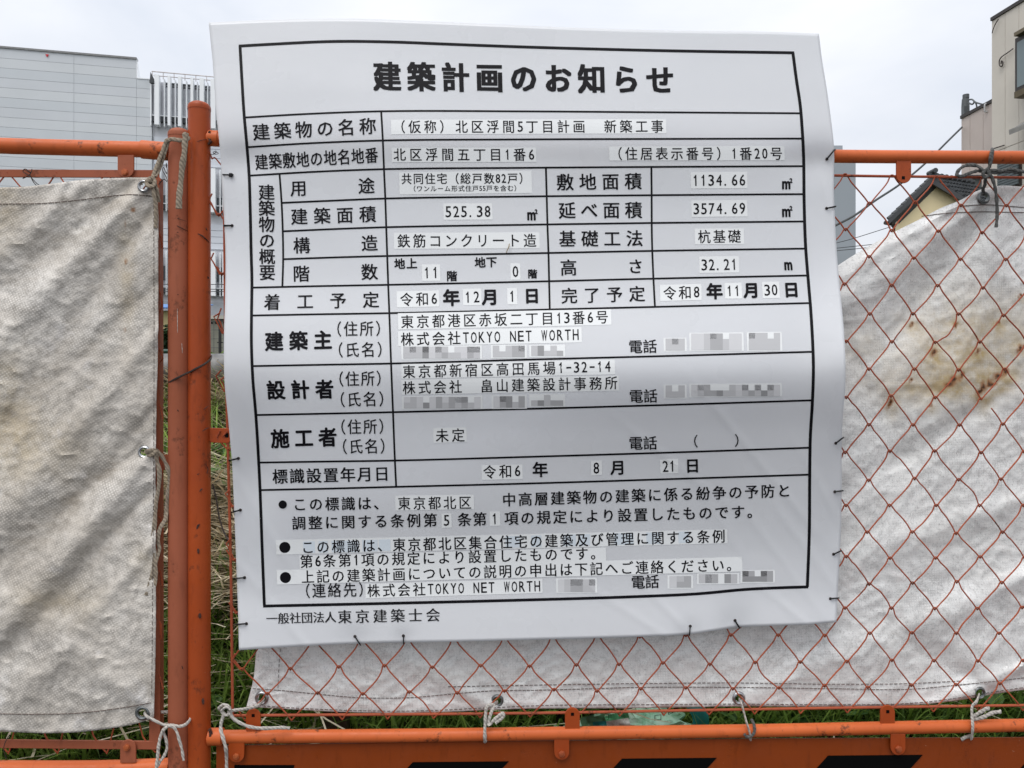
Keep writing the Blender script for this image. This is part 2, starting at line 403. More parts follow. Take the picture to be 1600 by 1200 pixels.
# ---------------------------------------------------------------- far buildings
class VP:
    """vertical plane given by two (px, depth) columns"""
    def __init__(s, p0, Y0, p1, Y1):
        s.A = Vector(((p0-800)/FPX*Y0, Y0)); s.B = Vector(((p1-800)/FPX*Y1, Y1)); s.d = (s.B - s.A).normalized()
        n = Vector((s.d.y, -s.d.x)); s.n = n if n.dot(-s.A) > 0 else -n
    def xy(s, px, off=0):
        a = (px - 800) / FPX; A = s.A + s.n * off
        # A + t d = Y*(a,1)
        t = (a * A.y - A.x) / (s.d.x - a * s.d.y); return A + s.d * t
    def z(s, px, py, off=0): return H0 + (600 - py) / FPX * s.xy(px, off).y
    def boxf(s, mb, pa, pb, z0, z1, off0, off1):
        f0, f1 = s.xy(pa, off1) - s.n * off1, s.xy(pb, off1) - s.n * off1; w = s.A.copy(); n0, n1 = s.n * off0, s.n * off1
        q = [Vector((f0.x+n0.x, f0.y+n0.y, z0)), Vector((f1.x+n0.x, f1.y+n0.y, z0)), Vector((f1.x+n1.x, f1.y+n1.y, z0)), Vector((f0.x+n1.x, f0.y+n1.y, z0))]
        mb.prism(q, (0, 0, z1 - z0))
    def box(s, mb, pa, pb, z0, z1, off0, off1, mi=0):
        """between image columns pa, pb on the plane; thickness off0..off1 along the normal"""
        a, c = s.xy(pa), s.xy(pb); n0, n1 = s.n * off0, s.n * off1
        q = [Vector((a.x+n0.x, a.y+n0.y, z0)), Vector((c.x+n0.x, c.y+n0.y, z0)), Vector((c.x+n1.x, c.y+n1.y, z0)), Vector((a.x+n1.x, a.y+n1.y, z0))]
        mb.prism(q, (0, 0, z1 - z0), mi)
GREYP = []
for i_, c_ in enumerate(((200, 204, 208), (203, 207, 210), (197, 202, 206))):
    GREYP.append(simple('grey_cladding_%s' % 'abc'[i_], s2l(c_)[:3], .5, .03, .6))
JOINT = simple('cladding_joint', (.54, .56, .57), .8, .1)
RECESS = simple('recess_wall_grey', (.56, .57, .60), .7, .08, .8)  # slightly darker than the cladding; shading behind the fins put into the colour
WHITEF = simple('white_fin', (.88, .90, .92), .5, .04, 1)
DARKS = simple('dark_soffit', (.05, .055, .06), .7, .2, 2)
def mk_glass(name, c):
    m = NT(name); m.set('Base Color', c); m.set('Roughness', .08); m.set('Metallic', 0.0); m.set('Specular IOR Level', .8); return m.mat
GLASS = mk_glass('dark_window_glass', (.05, .065, .075, 1))

wp = VP(0, 40, 213, 41.42)
o0 = wp.xy(120)
wh = thing('warehouse', 'large light grey clad warehouse with white vertical fins, beyond the left tarpaulin', 'building', (o0.x, o0.y, 1.4))
ztop = 19.0; zlow = ztop - 2 * .512
b = MB(); wp.box(b, -420, 213, 1.3, zlow - .02, -14, -.03)
A_, B_ = wp.xy(-420) - wp.n * .03, wp.xy(213) - wp.n * .03; nb_ = -wp.n * .95
b.prism([Vector((A_.x, A_.y, zlow - .02)), Vector((A_.x, A_.y, ztop - .05)), Vector((A_.x + nb_.x, A_.y + nb_.y, zlow - .02))], (B_.x - A_.x, B_.y - A_.y, 0))
wp.box(b, 213.3, 237, 1.3, zlow - .05, -14, -.03)
b.build('wall', JOINT, wh, smooth=False)
zz0 = wp.z(237, 124.5)
b = MB(); wp.box(b, 237.3, 560, 1.3, zz0 - .02, -14, -.2); b.build('recess_wall', RECESS, wh, smooth=False)
cols = [(-420, -270), (-270, -138), (-138, -8), (-8, 115.5), (115.5, 213), (213.3, 237)]
for ci, (pa, pb) in enumerate(cols):
    for r in range(34):
        z1 = ztop - r * .512; z0 = z1 - .512
        if ci == 5 and r < 2: continue
        bb_ = MB(); g = .03 / 41 * 1200 * .26
        zz1 = z1 - .008 if r else z1
        wp.box(bb_, pa + (g if ci != 4 else g), pb - (g if ci < 4 else 0), z0 + .006, zz1, -.02, .0)
        if ci == 4 and r >= 2:
            bb_ = MB(); wp.box(bb_, pa + g, 213.2, z0 + .008, zz1, -.03, .0)
        bb_.build('wall_panel', GREYP[(r * 7 + ci * 3) % 3], wh, smooth=False)
b = MB(); wp.box(b, -420, 213.6, ztop, ztop + .10, -.3, .06); b.build('coping', simple('coping_dark', (.22, .22, .22), .6), wh, smooth=False)
b = MB(); wp.box(b, 213.6, 237, zlow, zlow + .05, -.2, .03) ; b.build('coping', WHITEF, wh, smooth=False)
# sloping end cheek of the raised part
a = wp.xy(213.2); nb = -wp.n
b = MB(); b.prism([Vector((a.x, a.y, zlow)), Vector((a.x, a.y, ztop)), Vector((a.x + nb.x, a.y + nb.y, zlow))], (wp.d.x * .04, wp.d.y * .04, 0)); b.build('end_cheek', WHITEF, wh, smooth=False)
# small red mark on the cladding
a = wp.xy(74); za = wp.z(74, 87)
b = MB(); b.prism([Vector((a.x - .09, a.y - .03, za + .06)), Vector((a.x + .09, a.y - .01, za + .06)), Vector((a.x, a.y - .02, za - .09))], wp.n.to_3d() * .02); b.build('red_mark', simple('red_mark', (.6, .02, .03), .5), wh, smooth=False)
# fins by storey
ZP = wp.z
wide = [(243.5, 250.5), (264, 268), (280, 285), (299.5, 303.5), (313.5, 320), (330.5, 338), (349, 355), (367, 373)]
thin = [(235.5, 237), (256.5, 258), (273.5, 275), (291, 292.5), (308, 309.2), (324, 325.3), (343.5, 345), (361, 362.3)]
def zz(y): return wp.z(237, y)
for (yt, yb) in ((123, 197), (260, 329), (391, 461)):
    for (pa, pb) in wide + thin:
        if (yt > 200) and pa < 240: continue
        if (yt > 200) and (pa, pb) == (243.5, 250.5): pa, pb = 247.5, 253
        if (yt > 200) and (pa, pb) == (256.5, 258): pa, pb = 259.5, 260.8
        w_ = pb - pa > 2
        f_ = MB(); wp.box(f_, pa, pb, zz(yb), zz(yt) + (.12 if w_ and yt < 200 else 0), -.1 if w_ else -.25, .35 if w_ else .1)
        f_.build('fin', WHITEF, wh, smooth=False)
    f_ = MB(); wp.box(f_, 237.6, 560, zz(yt + 66), zz(yt + 58), -.2, .02); f_.build('balcony_slab', DARKS, wh, smooth=False)
    f_ = MB(); wp.box(f_, 237.6, 560, zz(yt + 57.6), zz(yt + 56.4), -.19, .04); f_.build('balcony_edge', WHITEF, wh, smooth=False)
# dark openings under the roof and the windows lower down
for k, pa in enumerate(range(256, 352, 9)):
    f_ = MB(); wp.box(f_, pa, pa + 7.4, zz(129), zz(125.4), -.21, -.17); wp.box(f_, pa, pa + 7.4, zz(132.4), zz(130.6), -.21, -.17); f_.build('opening', DARKS, wh, smooth=False)
for (ya, yb_) in ((303, 319), (414, 437)):
    for pa in range(240, 380, 14):
        f_ = MB(); wp.box(f_, pa, pa + 12.5, zz(yb_), zz(ya), -.21, -.15); f_.build('window', GLASS, wh, smooth=False)
WPAN = simple('white_spandrel', (.62, .65, .70), .55, .03, 1)
for r in range(4):
    for (pa, pb) in ((240, 300), (300.6, 380)):
        f_ = MB(); wp.box(f_, pa, pb, zz(346 + r*10 + 9.3), zz(346 + r*10), -.21, -.12); f_.build('spandrel_panel', WPAN, wh, smooth=False)
for r in range(3):
    for (pa, pb) in ((240, 300), (300.6, 380)):
        f_ = MB(); wp.box(f_, pa, pb, zz(212 + r*14.5 + 13.8), zz(212 + r*14.5), -.21, -.12); f_.build('spandrel_panel', WPAN, wh, smooth=False)
f_ = MB(); wp.box(f_, 240, 380, zz(600), zz(470), -.21, -.1); f_.build('base_wall', simple('base_wall', (.40, .42, .45), .6, .05), wh, smooth=False)
# roof handrail
f_ = MB()
def rl(pa, ya, pb, yb_, r=.03, off=.2):
    A = wp.xy(pa, off); B = wp.xy(pb, off); f_.tube([Vector((A.x, A.y, wp.z(pa, ya, off))), Vector((B.x, B.y, wp.z(pb, yb_, off)))], r, 5)
rl(237, 111.5, 360, 122.5); rl(240, 118, 360, 128, .025)
for p in range(238, 360, 17): rl(p, 111.5 + (p-237)*.09, p, 122.5 + (p-237)*.07, .02)
f_.build('roof_handrail', simple('pale_rail', (.5, .46, .45), .6), wh)
f_ = MB(); A = wp.xy(238, .3)
f_.add([Vector((A.x-.1, A.y, wp.z(238, 112, .3))), Vector((A.x+.14, A.y, wp.z(238, 126, .3))), Vector((A.x-.14, A.y, wp.z(238, 126, .3))), Vector((A.x, A.y+.2, wp.z(238, 126, .3)))], [(0,1,2),(0,2,3),(0,3,1),(1,3,2)])
f_.box((A.x, A.y, wp.z(238, 128, .3)), .22, .2, .16); f_.build('roof_floodlight', DARKS, wh, smooth=False)

# cream hut with blue roof, hedge, green rail, block wall with black fence (in the slivers beside the posts)
CREAM = simple('cream_render', s2l((205, 190, 140))[:3], .8, .06, 3)
hut = thing('hut', 'small cream walled hut with blue metal roof, between left tarpaulin and posts', 'hut', W(240, 560, 14) )
b = MB(); p0, p1 = W(150, 560, 14), W(275, 484.5, 14); b.box(((p0.x+p1.x)/2, 15.2, (1.3+p1.z)/2), p1.x-p0.x, 2.4, p1.z-1.3); b.build('wall', CREAM, hut, smooth=False)
BLUE = simple('blue_roof', s2l((95, 140, 195))[:3], .5, .1, 3)
b = MB()
for k in range(40):
    x = p0.x - .1 + k * .042
    b.tube([Vector((x, 13.85, p1.z + .03)), Vector((x, 15.5, p1.z + .25))], .016, 6)
b.prism([Vector((p0.x-.1, 13.9, p1.z+.005)), Vector((p1.x+.1, 13.9, p1.z+.005)), Vector((p1.x+.1, 15.5, p1.z+.24)), Vector((p0.x-.1, 15.5, p1.z+.24))], (0, 0, .02))
b.build('roof', BLUE, hut)
b = MB(); b.box(((p0.x+p1.x)/2, 13.83, p1.z - .01), p1.x-p0.x+.2, .06, .035); b.build('gutter', simple('gutter_grey', (.3, .32, .36), .6), hut, smooth=False)
def leafy(name, label, cat, pos, sx, sy, sz, n, mat, size=.05):
    V, Fc, T = [], [], []
    for _ in range(n):
        th = RNG.uniform(0, 6.28); u = RNG.uniform(-1, 1); r = RNG.uniform(.72, 1.03)
        q = Vector((math.copysign(abs(math.cos(th))**.5, math.cos(th)) * sx * r, RNG.uniform(-1, 1) * sy, abs(u)**.6 * math.copysign(1, u) * sz * r * (1 + .12 * noise.noise(Vector((th * 3, u * 2, 0))))))
        c = Vector(pos) + q; R = size * RNG.uniform(.6, 1.3); n1 = Vector(RNG.normal(size=3)).normalized(); n2 = n1.orthogonal().normalized(); n3 = n1.cross(n2)
        b0 = len(V); V += [tuple(c - n2*R), tuple(c + n3*R*.6), tuple(c + n2*R), tuple(c - n3*R*.6)]; T += [RNG.random()] * 4; Fc.append((b0, b0+1, b0+2, b0+3))
    me = bpy.data.meshes.new(name); me.from_pydata(V, [], Fc); me.materials.append(mat)
    at = me.attributes.new('tint', 'FLOAT', 'POINT'); at.data.foreach_set('value', T)
    o = bpy.data.objects.new(name, me); COL.objects.link(o); o['label'] = label; o['category'] = cat; return o
HEDGEM = mk_leaf('hedge_leaf', (.012, .028, .010, 1), (.035, .075, .022, 1), .1)
q = W(235, 536, 12); leafy('hedge', 'dark clipped hedge in front of the cream hut', 'hedge', (q.x - .2, q.y, 1.9), .75, .35, .5, 9000, HEDGEM, .035)
q = W(345, 548, 7); leafy('bush', 'low green bush at the foot of the black mesh fence', 'bush', (q.x, q.y, 1.64), .30, .2, .15, 2200, GRASSM, .03)
gr = MB(); gr.tube([W(120, 548.5, 9), W(292, 548.5, 9)], .022, 8); gr.tube([W(250, 549, 9), W(250, 549, 9) - Vector((0, 0, .5))], .02, 8)
o = gr.build('green_rail', simple('green_paint', (.02, .07, .05), .4)); o['label'] = 'thin dark green rail just above the galvanised pipe'; o['category'] = 'rail'
WALLC = NT('block_wall'); WALLC.set('Base Color', WALLC.mix(WALLC.ramp(WALLC.noise(3, 6), .3, .7), (.15, .15, .12, 1), (.22, .22, .18, 1))); WALLC.set('Roughness', .9)
bw = thing('block_wall', 'grey green concrete wall behind black mesh fence, right of the posts', 'wall', W(340, 560, 11))
p0, p1 = W(300, 560, 11), W(560, 493.5, 11)
b = MB(); b.box(((p0.x+p1.x)/2, 11.1, (1.3+p1.z-.06)/2), p1.x-p0.x, .15, p1.z-.06-1.3); b.build('wall', WALLC.mat, bw, smooth=False)
b = MB(); b.box(((p0.x+p1.x)/2, 11.08, p1.z-.02), p1.x-p0.x, .2, .05); b.build('cap', simple('wall_cap', (.42, .41, .36), .8), bw, smooth=False)
for k in range(12):
    x = p0.x + .1 + k * .065 * .9
    h_ = MB(); h_.tube([Vector((x, 11.03, p1.z-.10)), Vector((x, 11.018, p1.z-.10))], .014, 8); h_.build('drain_hole', BLACKP, bw)
bf = thing('mesh_fence', 'black post and wire fence in front of the grey green wall', 'fence', W(344, 560, 9.5))
for p in (344, 440):
    b = MB(); q = W(p, 501, 9.5); b.box((q.x, 9.5, (q.z+1.3)/2), .022, .03, q.z-1.3); b.box((q.x, 9.5, q.z), .10, .03, .02); b.box((q.x, 9.5, q.z-.27), .07, .02, .012); b.build('post', simple('black_steel', (.01, .01, .01), .5), bf, smooth=False)
b = MB()
for k in range(26): x = W(318, 500, 9.5).x + k * .06; b.tube([Vector((x, 9.52, 1.35)), Vector((x, 9.52, W(0, 501, 9.5).z))], .0025, 4)
for k in range(9): b.tube([Vector((W(318, 0, 9.5).x, 9.52, 1.4 + k*.11)), Vector((W(450, 0, 9.5).x, 9.52, 1.4 + k*.11))], .0025, 4)
b.build('wire_grid', DARKS, bf)
gp = thing('guard_pipe', 'thick weathered galvanised pipe rail running behind the two posts', 'pipe', W(350, 575, 2.75))
b = MB(); b.tube(catmull([W(-500, 575, 2.75), W(300, 575, 2.75), W(1300, 575, 2.75), W(1900, 577, 2.75)], 8), .0515, 24); b.build('pipe', GALV, gp)
for p in (-200, 520, 1240):
    b = MB(); q = W(p, 575, 2.75); b.tube([Vector((q.x, q.y + .08, q.z + .02)), Vector((q.x, q.y + .08, 1.2))], .05, 16); b.build('support_post', GALV, gp)

# right-hand buildings
BEIGE = simple('beige_siding', s2l((212, 205, 194))[:3], .75, .05, 1.5, bump=.25, bscale=60)
PINK = simple('pinkish_beige_siding', s2l((203, 190, 182))[:3], .75, .05, 1.5, bump=.25, bscale=60)
DKB = simple('dark_brown_trim', (.035, .028, .025), .5, .2)
bp = VP(1549.5, 16, 1600, 15.17)
q = bp.xy(1560)
ap = thing('apartment_block', 'tall beige sided building with dark framed bay window at right edge', 'building', (q.x, q.y, 1.4))
ztp = bp.z(1549.5, 33)
b = MB(); A = bp.xy(1549.5); B = bp.xy(1850)
def wallbox(mb, A, B, z0, z1, th):
    n = Vector((B.y - A.y, -(B.x - A.x))).normalized()
    if n.dot(-A) < 0: n = -n
    mb.prism([Vector((A.x, A.y, z0)), Vector((B.x, B.y, z0)), Vector((B.x - n.x*th, B.y - n.y*th, z0)), Vector((A.x - n.x*th, A.y - n.y*th, z0))], (0, 0, z1 - z0))
wallbox(b, A - bp.n * .03, B - bp.n * .03, 1.3, ztp, 8); b.build('wall', simple('siding_backing', (.2, .19, .17), .8), ap, smooth=False)
js = [1549.5, 1570.5, 1592, 1614, 1638, 1664, 1692, 1722, 1755, 1800, 1850]
zs = [1.3, 4.1, bp.z(1571, 231), ztp]
for i in range(len(js) - 1):
    for j in range(3):
        f_ = MB(); bp.box(f_, js[i] + .3, js[i+1] - .3, zs[j] + .006, zs[j+1] - .006, -.03, 0); f_.build('siding_panel', BEIGE, ap, smooth=False)
f_ = MB(); bp.box(f_, 1549.3, 1850, ztp, ztp + .07, -8, .03); f_.build('roof_trim', DKB, ap, smooth=False)
# bay window
zb0, zb1 = bp.z(1586, 157), bp.z(1586, 73)
w_ = thing('bay', 'x', 'x', (0, 0, 0)); bpy.data.objects.remove(w_)
f_ = MB(); bp.boxf(f_, 1586, 1660, zb0, zb1, 0, .28); win = f_.build('window', DKB, ap, smooth=False)
f_ = MB(); bp.boxf(f_, 1589, 1625, zb0 + .1, zb1 - .1, .27, .285); f_.build('pane', mk_glass('bay_glass', (.16, .21, .22, 1)), win, smooth=False)
f_ = MB(); bp.boxf(f_, 1584.6, 1662, zb0 - .12, zb0, 0, .36); f_.build('sill', simple('olive_sill', (.11, .085, .045), .6), win, smooth=False)
f_ = MB(); bp.boxf(f_, 1584.2, 1662, zb1, zb1 + .07, 0, .38); f_.build('lintel', simple('olive_lintel', (.15, .12, .07), .6), win, smooth=False)
# awning
A = bp.xy(1577, .35) - bp.n * .35; B = bp.xy(1700, .35) - bp.n * .35; zA = bp.z(1577, 207, .35)
n3 = bp.n.to_3d()
f_ = MB(); A3, B3 = Vector((A.x, A.y, zA)), Vector((B.x, B.y, zA))
f_.prism([A3 + Vector((0, 0, .22)), B3 + Vector((0, 0, .22)), B3 + n3 * .35, A3 + n3 * .35], (0, 0, .03)); f_.prism([A3 + n3 * .35 - Vector((0, 0, .05)), B3 + n3 * .35 - Vector((0, 0, .05)), B3 + n3 * .36 + Vector((0, 0, .03)), A3 + n3 * .36 + Vector((0, 0, .03))], (0, 0, .02))
f_.build('awning', simple('awning_grey', (.30, .29, .27), .6), ap, smooth=False)
# shuttered lower window
SHUT = simple('shutter_slate', (.11, .135, .14), .5, .1)
zq0, zq1 = bp.z(1562, 300), bp.z(1562, 252)
f_ = MB(); bp.box(f_, 1562, 1597, zq0, zq1, 0, .05); win = f_.build('window', DKB, ap, smooth=False)
ns = 11
for k in range(ns):
    f_ = MB(); h = (zq1 - zq0 - .06) / ns; bp.box(f_, 1563.4, 1595.6, zq0 + .03 + k*h, zq0 + .03 + k*h + h*.8, .05, .08); f_.build('slat', SHUT, win, smooth=False)
# curled wire on the wall and a thin line
f_ = MB()
pts = [(1583, 76), (1575, 82), (1565, 89), (1561.5, 95), (1562, 102), (1565, 104), (1567, 99), (1565, 95), (1564, 100)]
f_.tube(catmull([bp.xy(p, .05).to_3d() + Vector((0, 0, bp.z(p, y, .05))) for p, y in pts], 5), .012, 5)
f_.tube(catmull([bp.xy(p, .05).to_3d() + Vector((0, 0, bp.z(p, y, .05))) for p, y in [(1560, 30), (1554, 40), (1550, 52)]], 5), .010, 5)
f_.tube([bp.xy(p, .05).to_3d() + Vector((0, 0, bp.z(p, y, .05))) for p, y in [(1550, 233), (1569, 227)]], .012, 5)
f_.build('loose_wire', DARKW, ap)
# lower pinkish wing
lp = VP(1502, 17.6, 1549, 16.6)
q = lp.xy(1520)
lw = thing('annex_building', 'lower pinkish beige annex with equipment on its roof, beside tall beige building', 'building', (q.x, q.y, 1.4))
zl = lp.z(1502, 186)
b = MB(); A, B = lp.xy(1502), lp.xy(1552); wallbox(b, A - lp.n * .03, B - lp.n * .03, 1.3, zl, 5); b.build('wall', simple('annex_backing', (.2, .18, .17), .8), lw, smooth=False)
for (pa, pb) in ((1502, 1515.6), (1515.6, 1536.2), (1536.2, 1552)):
    f_ = MB(); lp.box(f_, pa + .3, pb - .3, 1.3, zl, -.03, 0); f_.build('siding_panel', PINK, lw, smooth=False)
f_ = MB(); lp.box(f_, 1502, 1552, zl, zl + .07, -5, .03); f_.build('roof_trim', DKB, lw, smooth=False)
EQ = simple('equipment_grey', (.10, .11, .115), .5, .2, 5)
f_ = MB(); A = lp.xy(1508.5, -.2)
f_.tube([Vector((A.x, A.y, zl + .1)), Vector((A.x, A.y, zl + .35)), Vector((A.x, A.y, zl + .52))], lambda t: .085 if t < .8 else .075, 10)
f_.tube([Vector((A.x + .01, A.y, zl + .53)), Vector((A.x + .01, A.y, zl + .62))], .07, 10); f_.box((A.x - .04, A.y - .05, zl + .2), .1, .1, .25)
f_.build('roof_equipment', EQ, lw)
f_ = MB()
for pts in ([(1513, 156), (1519, 155.5), (1525, 160), (1535, 163), (1541, 164)], [(1520, 156), (1525, 162), (1526.5, 170)], [(1514, 161), (1519, 163), (1522, 160)]):
    f_.tube(catmull([lp.xy(p, -.1).to_3d() + Vector((0, 0, lp.z(p, y, -.1))) for p, y in pts], 5), .018, 6)
f_.build('roof_cable', EQ, lw)
f_ = MB(); A = lp.xy(1539, .06); f_.tube(catmull([Vector((A.x, A.y, lp.z(1539, y_, .06))) + Vector((dx, 0, 0)) for dx, y_ in ((.06, 163), (0, 163), (0, 174), (.05, 174))], 4), .02, 6); f_.build('drain_pipe', simple('white_pipe', (.6, .6, .6), .5), lw)

# tiled roof house
hg = thing('house', 'cream gabled house with dark grey tiled roof, above the drooping tarpaulin', 'house', W(1450, 420, 13))
HY = 13.0
ap_ = W(1454, 279, HY); le = W(1388, 343, HY); re_ = W(1503, 308, HY)
bk = Vector((1.0, .45, 0))                               # ridge runs back to the right
slope_r = (re_ - ap_); re2 = ap_ + slope_r * 2.2; le2 = le
YT = simple('dark_roof_tile', (.045, .05, .055), .45, .25, 6); 
GAB = simple('cream_gable', s2l((226, 210, 168))[:3], .8, .05, 2)
b = MB(); g0 = .30
gl = W(1400, 346, HY + .10); ga = W(1453.5, 286, HY + .10); grr = ga + (W(1495, 310, HY + .10) - ga) * 2.0
b.prism([gl, ga, grr, Vector((grr.x, grr.y, 1.3)), Vector((gl.x, gl.y, 1.3))], bk * .9); b.build('wall', GAB, hg, smooth=False)
b = MB(); b.prism([W(1399, 346, HY + .06), W(1404, 346, HY + .06), Vector((W(1404, 345, HY+.06).x, HY+.06, 1.3)), Vector((W(1399, 345, HY+.06).x, HY+.06, 1.3))], (0, .1, 0)); b.build('corner_trim', simple('corner_cream', s2l((214, 205, 170))[:3], .7), hg, smooth=False)
b = MB(); th = Vector((0, 0, -.06))
b.prism([le2, ap_, ap_ + bk, le2 + bk], th); b.prism([ap_, re2, re2 + bk, ap_ + bk], th)
roof = b.build('roof', YT, hg, smooth=False)
b = MB(); dn_ = Vector((0, 0, -.062)); b.prism([le2 + dn_ + Vector((0, .03, 0)), ap_ + dn_ + Vector((0, .03, 0)), ap_ + bk + dn_, le2 + bk + dn_], (0, 0, -.02)); b.build('soffit', SOFF, hg, smooth=False)
b = MB()
for (P_, Q_) in ((le2, ap_), (ap_, re2)):
    b.prism([P_ + Vector((0, -.03, .01)), Q_ + Vector((0, -.03, .01)), Q_ + Vector((0, -.03, -.085)), P_ + Vector((0, -.03, -.085))], (0, .04, 0))
b.build('verge_board', simple('verge_dark', (.05, .052, .055), .5, .1), hg, smooth=False)
for r in range(9):                                       # tile courses on the visible slope
    t0 = r / 9.0
    for k in range(14):
        s0 = k / 14.0
        c0 = ap_ + (re2 - ap_) * t0 + bk * s0; u = (re2 - ap_) * (1 / 9.0) * 1.08; v = bk * (.86 / 14)
        nrm = u.cross(v).normalized(); nrm = nrm if nrm.z > 0 else -nrm
        f_ = MB(); f_.prism([c0 + nrm*.035, c0 + v*.5 + nrm*.06, c0 + v + nrm*.035, c0 + v + u + nrm*.01, c0 + v*.5 + u + nrm*.03, c0 + u + nrm*.01], -nrm * .02)
        f_.build('roof_tile', YT, hg, smooth=False)
for k in range(9):                                       # left verge tiles
    f_ = MB(); c0 = le2.lerp(ap_, k / 9.0); c1 = le2.lerp(ap_, (k + 1.05) / 9.0)
    f_.tube([c0 + Vector((0, .02, .02)), c1 + Vector((0, .02, .005))], .028, 8); f_.build('verge_tile', YT, hg)
b = MB(); b.tube([ap_ + Vector((0, -.03, .06)), ap_ + bk + Vector((0, 0, .06))], .035, 10)
for k in range(9): b.tube([ap_ + bk * (k / 9.0) + Vector((0, -.03, .06)), ap_ + bk * (k / 9.0 + .03) + Vector((0, 0, .06))], .045, 10)
b.build('ridge', YT, hg)
b = MB(); c_ = W(1456, 269, HY) ; b.tube([c_ + Vector((0, -.12, 0)), c_ + Vector((0, .1, 0))], .042, 12); b.box(ap_ + Vector((.03, -.02, .05)), .09, .08, .07); b.build('ridge_end_tile', YT, hg)
b = MB(); q = W(1383, 348, HY); b.tube([q, q + Vector((.22, .1, -.01))], .035, 8); b.tube([q + Vector((.1, 0, 0)), q + Vector((.22, .1, -.12))], .02, 6); b.build('gutter', DKB, hg)
sh = MB(); p0, p1 = W(1506, 300, 15), W(1534, 279, 15); sh.box(((p0.x+p1.x)/2, 15.5, (1.3+p1.z)/2), p1.x-p0.x, 1.0, p1.z-1.3)
sd_ = thing('shed', 'small dark slate coloured shed wall between house roof and annex', 'shed', ((p0.x+p1.x)/2, 15.5, 1.4)); sh.build('wall', simple('slate_wall', (.07, .085, .085), .6), sd_, smooth=False)
sh = MB(); sh.box(((p0.x+p1.x)/2, 15.5, p1.z+.03), p1.x-p0.x+.1, 1.1, .06); sh.build('roof', YT, sd_, smooth=False)
# distant grey block
dg = thing('tower_block', 'plain grey distant building rising just right of the notice sheet', 'building', W(1310, 590, 60))
TG = simple('distant_grey', s2l((150, 157, 163))[:3], .7, .03, .2); TG2 = simple('distant_grey_side', s2l((158, 164, 170))[:3], .7, .03, .2)
b = MB(); p0, p1 = W(1240, 600, 60), W(1317, 227, 60); b.box(((p0.x+p1.x)/2, 64, (1.3+p1.z)/2), p1.x-p0.x, 7.9, p1.z-1.3); b.build('wall', TG2, dg, smooth=False)
b = MB(); p0, p1 = W(1304, 600, 58.5), W(1337, 252, 58.5); b.box(((p0.x+p1.x)/2, 59.2, (1.3+p1.z)/2), p1.x-p0.x, 1.4, p1.z-1.3); b.build('stair_wall', TG, dg, smooth=False)
# overhead cables
def cable(pts, r, label, Ys):
    P = catmull([W(p, y, interp(p, Ys[0], Ys[1])) for p, y in pts], 8); m_ = MB(); m_.tube(P, r, 6)
    o = m_.build('overhead_cable', simple('cable_rubber', (.06, .065, .07), .6)); o['label'] = label; o['category'] = 'cable'; return o
cable([(1200, 405), (1260, 376), (1304.5, 352.7), (1336.5, 335.7), (1367.5, 313.4), (1406, 288), (1446, 255), (1484, 217.5), (1503, 199)], .022, 'thick dark cable rising from the notice sheet to the annex roof', ([1200, 1503], [12, 17.5]))
for i_, (pts, lb) in enumerate(((((1200, 397), (1305, 380), (1400, 352), (1500, 325)), 'uppermost thin wire between the grey distant building and the cream house'),
            (((1200, 400), (1305, 388), (1400, 378), (1500, 366)), 'middle thin wire low in the gap beside the notice sheet'),
            (((1200, 402), (1305, 392), (1400, 383), (1500, 377)), 'lowest thin wire low in the gap beside the notice sheet'))):
    cable(pts, .009, lb, ([1200, 1500], [20, 20]))
for i_, y_ in enumerate((444, 451.5, 455)):
    cable([(150, y_), (300, y_ + .3), (420, y_ + 1)], .012, ['upper', 'middle', 'lower'][i_] + ' thin level wire crossing the warehouse fins beside the orange posts', ([150, 420], [24, 24]))

# ---------------------------------------------------------------- litter on the bank
def crumple(name, c3, sx, sy, sz, mat, parent, seed, amp=.25):
    V, Fc = [], []; nu, nv = 36, 20
    for j in range(nv + 1):
        for i in range(nu):
            a = 2*math.pi*i/nu; p = math.pi*j/nv - math.pi/2
            d = Vector((math.cos(a)*math.cos(p), math.sin(a)*math.cos(p), math.sin(p)))
            k = 1 + amp * (abs(noise.noise(d*2.6 + Vector((seed, 0, 0)))) * 1.6 - .4) + amp*.4*noise.noise(d*9 + Vector((0, seed, 0)))
            V.append((c3[0] + d.x*sx*k, c3[1] + d.y*sy*k, c3[2] + d.z*sz*k))
    for j in range(nv):
        for i in range(nu): Fc.append((j*nu+i, j*nu+(i+1) % nu, (j+1)*nu+(i+1) % nu, (j+1)*nu+i))
    m_ = MB(); m_.add(V, Fc); return m_.build(name, mat, parent)
BAGM = NT('pale_green_plastic'); BAGM.set('Base Color', BAGM.mix(BAGM.ramp(BAGM.noise(30, 5), .35, .65), (.32, .62, .42, 1), (.58, .78, .62, 1))); BAGM.set('Roughness', .28); BAGM.bump(BAGM.noise(45, 5, .6), .6, .006)
TEAL = simple('teal_print', (.02, .24, .23), .35, .1); PALE = simple('woven_pale_label', (.72, .69, .63), .7, .2, 400)
bag = thing('plastic_bag', 'crumpled pale green printed plastic bag lying in the grass behind bottom rail', 'bag', W(960, 1150, 1.44))
crumple('bag_body', W(1012, 1140, 1.375), .070, .045, .037, BAGM.mat, bag, 1.3, .5)
crumple('bag_neck', W(903, 1152, 1.36), .062, .03, .017, BAGM.mat, bag, 5.1, .5)
crumple('bag_shoulder', W(945, 1146, 1.375), .035, .03, .022, BAGM.mat, bag, 9.1, .4)
b = MB(); q = W(1087, 1122, 1.36); b.tube(catmull([q + Vector((-.012, 0, .035)), q + Vector((.0, -.012, .02)), q + Vector((.006, -.014, 0)), q + Vector((.0, -.01, -.03))], 5), .014, 10, flat=.4); b.build('band', TEAL, bag)
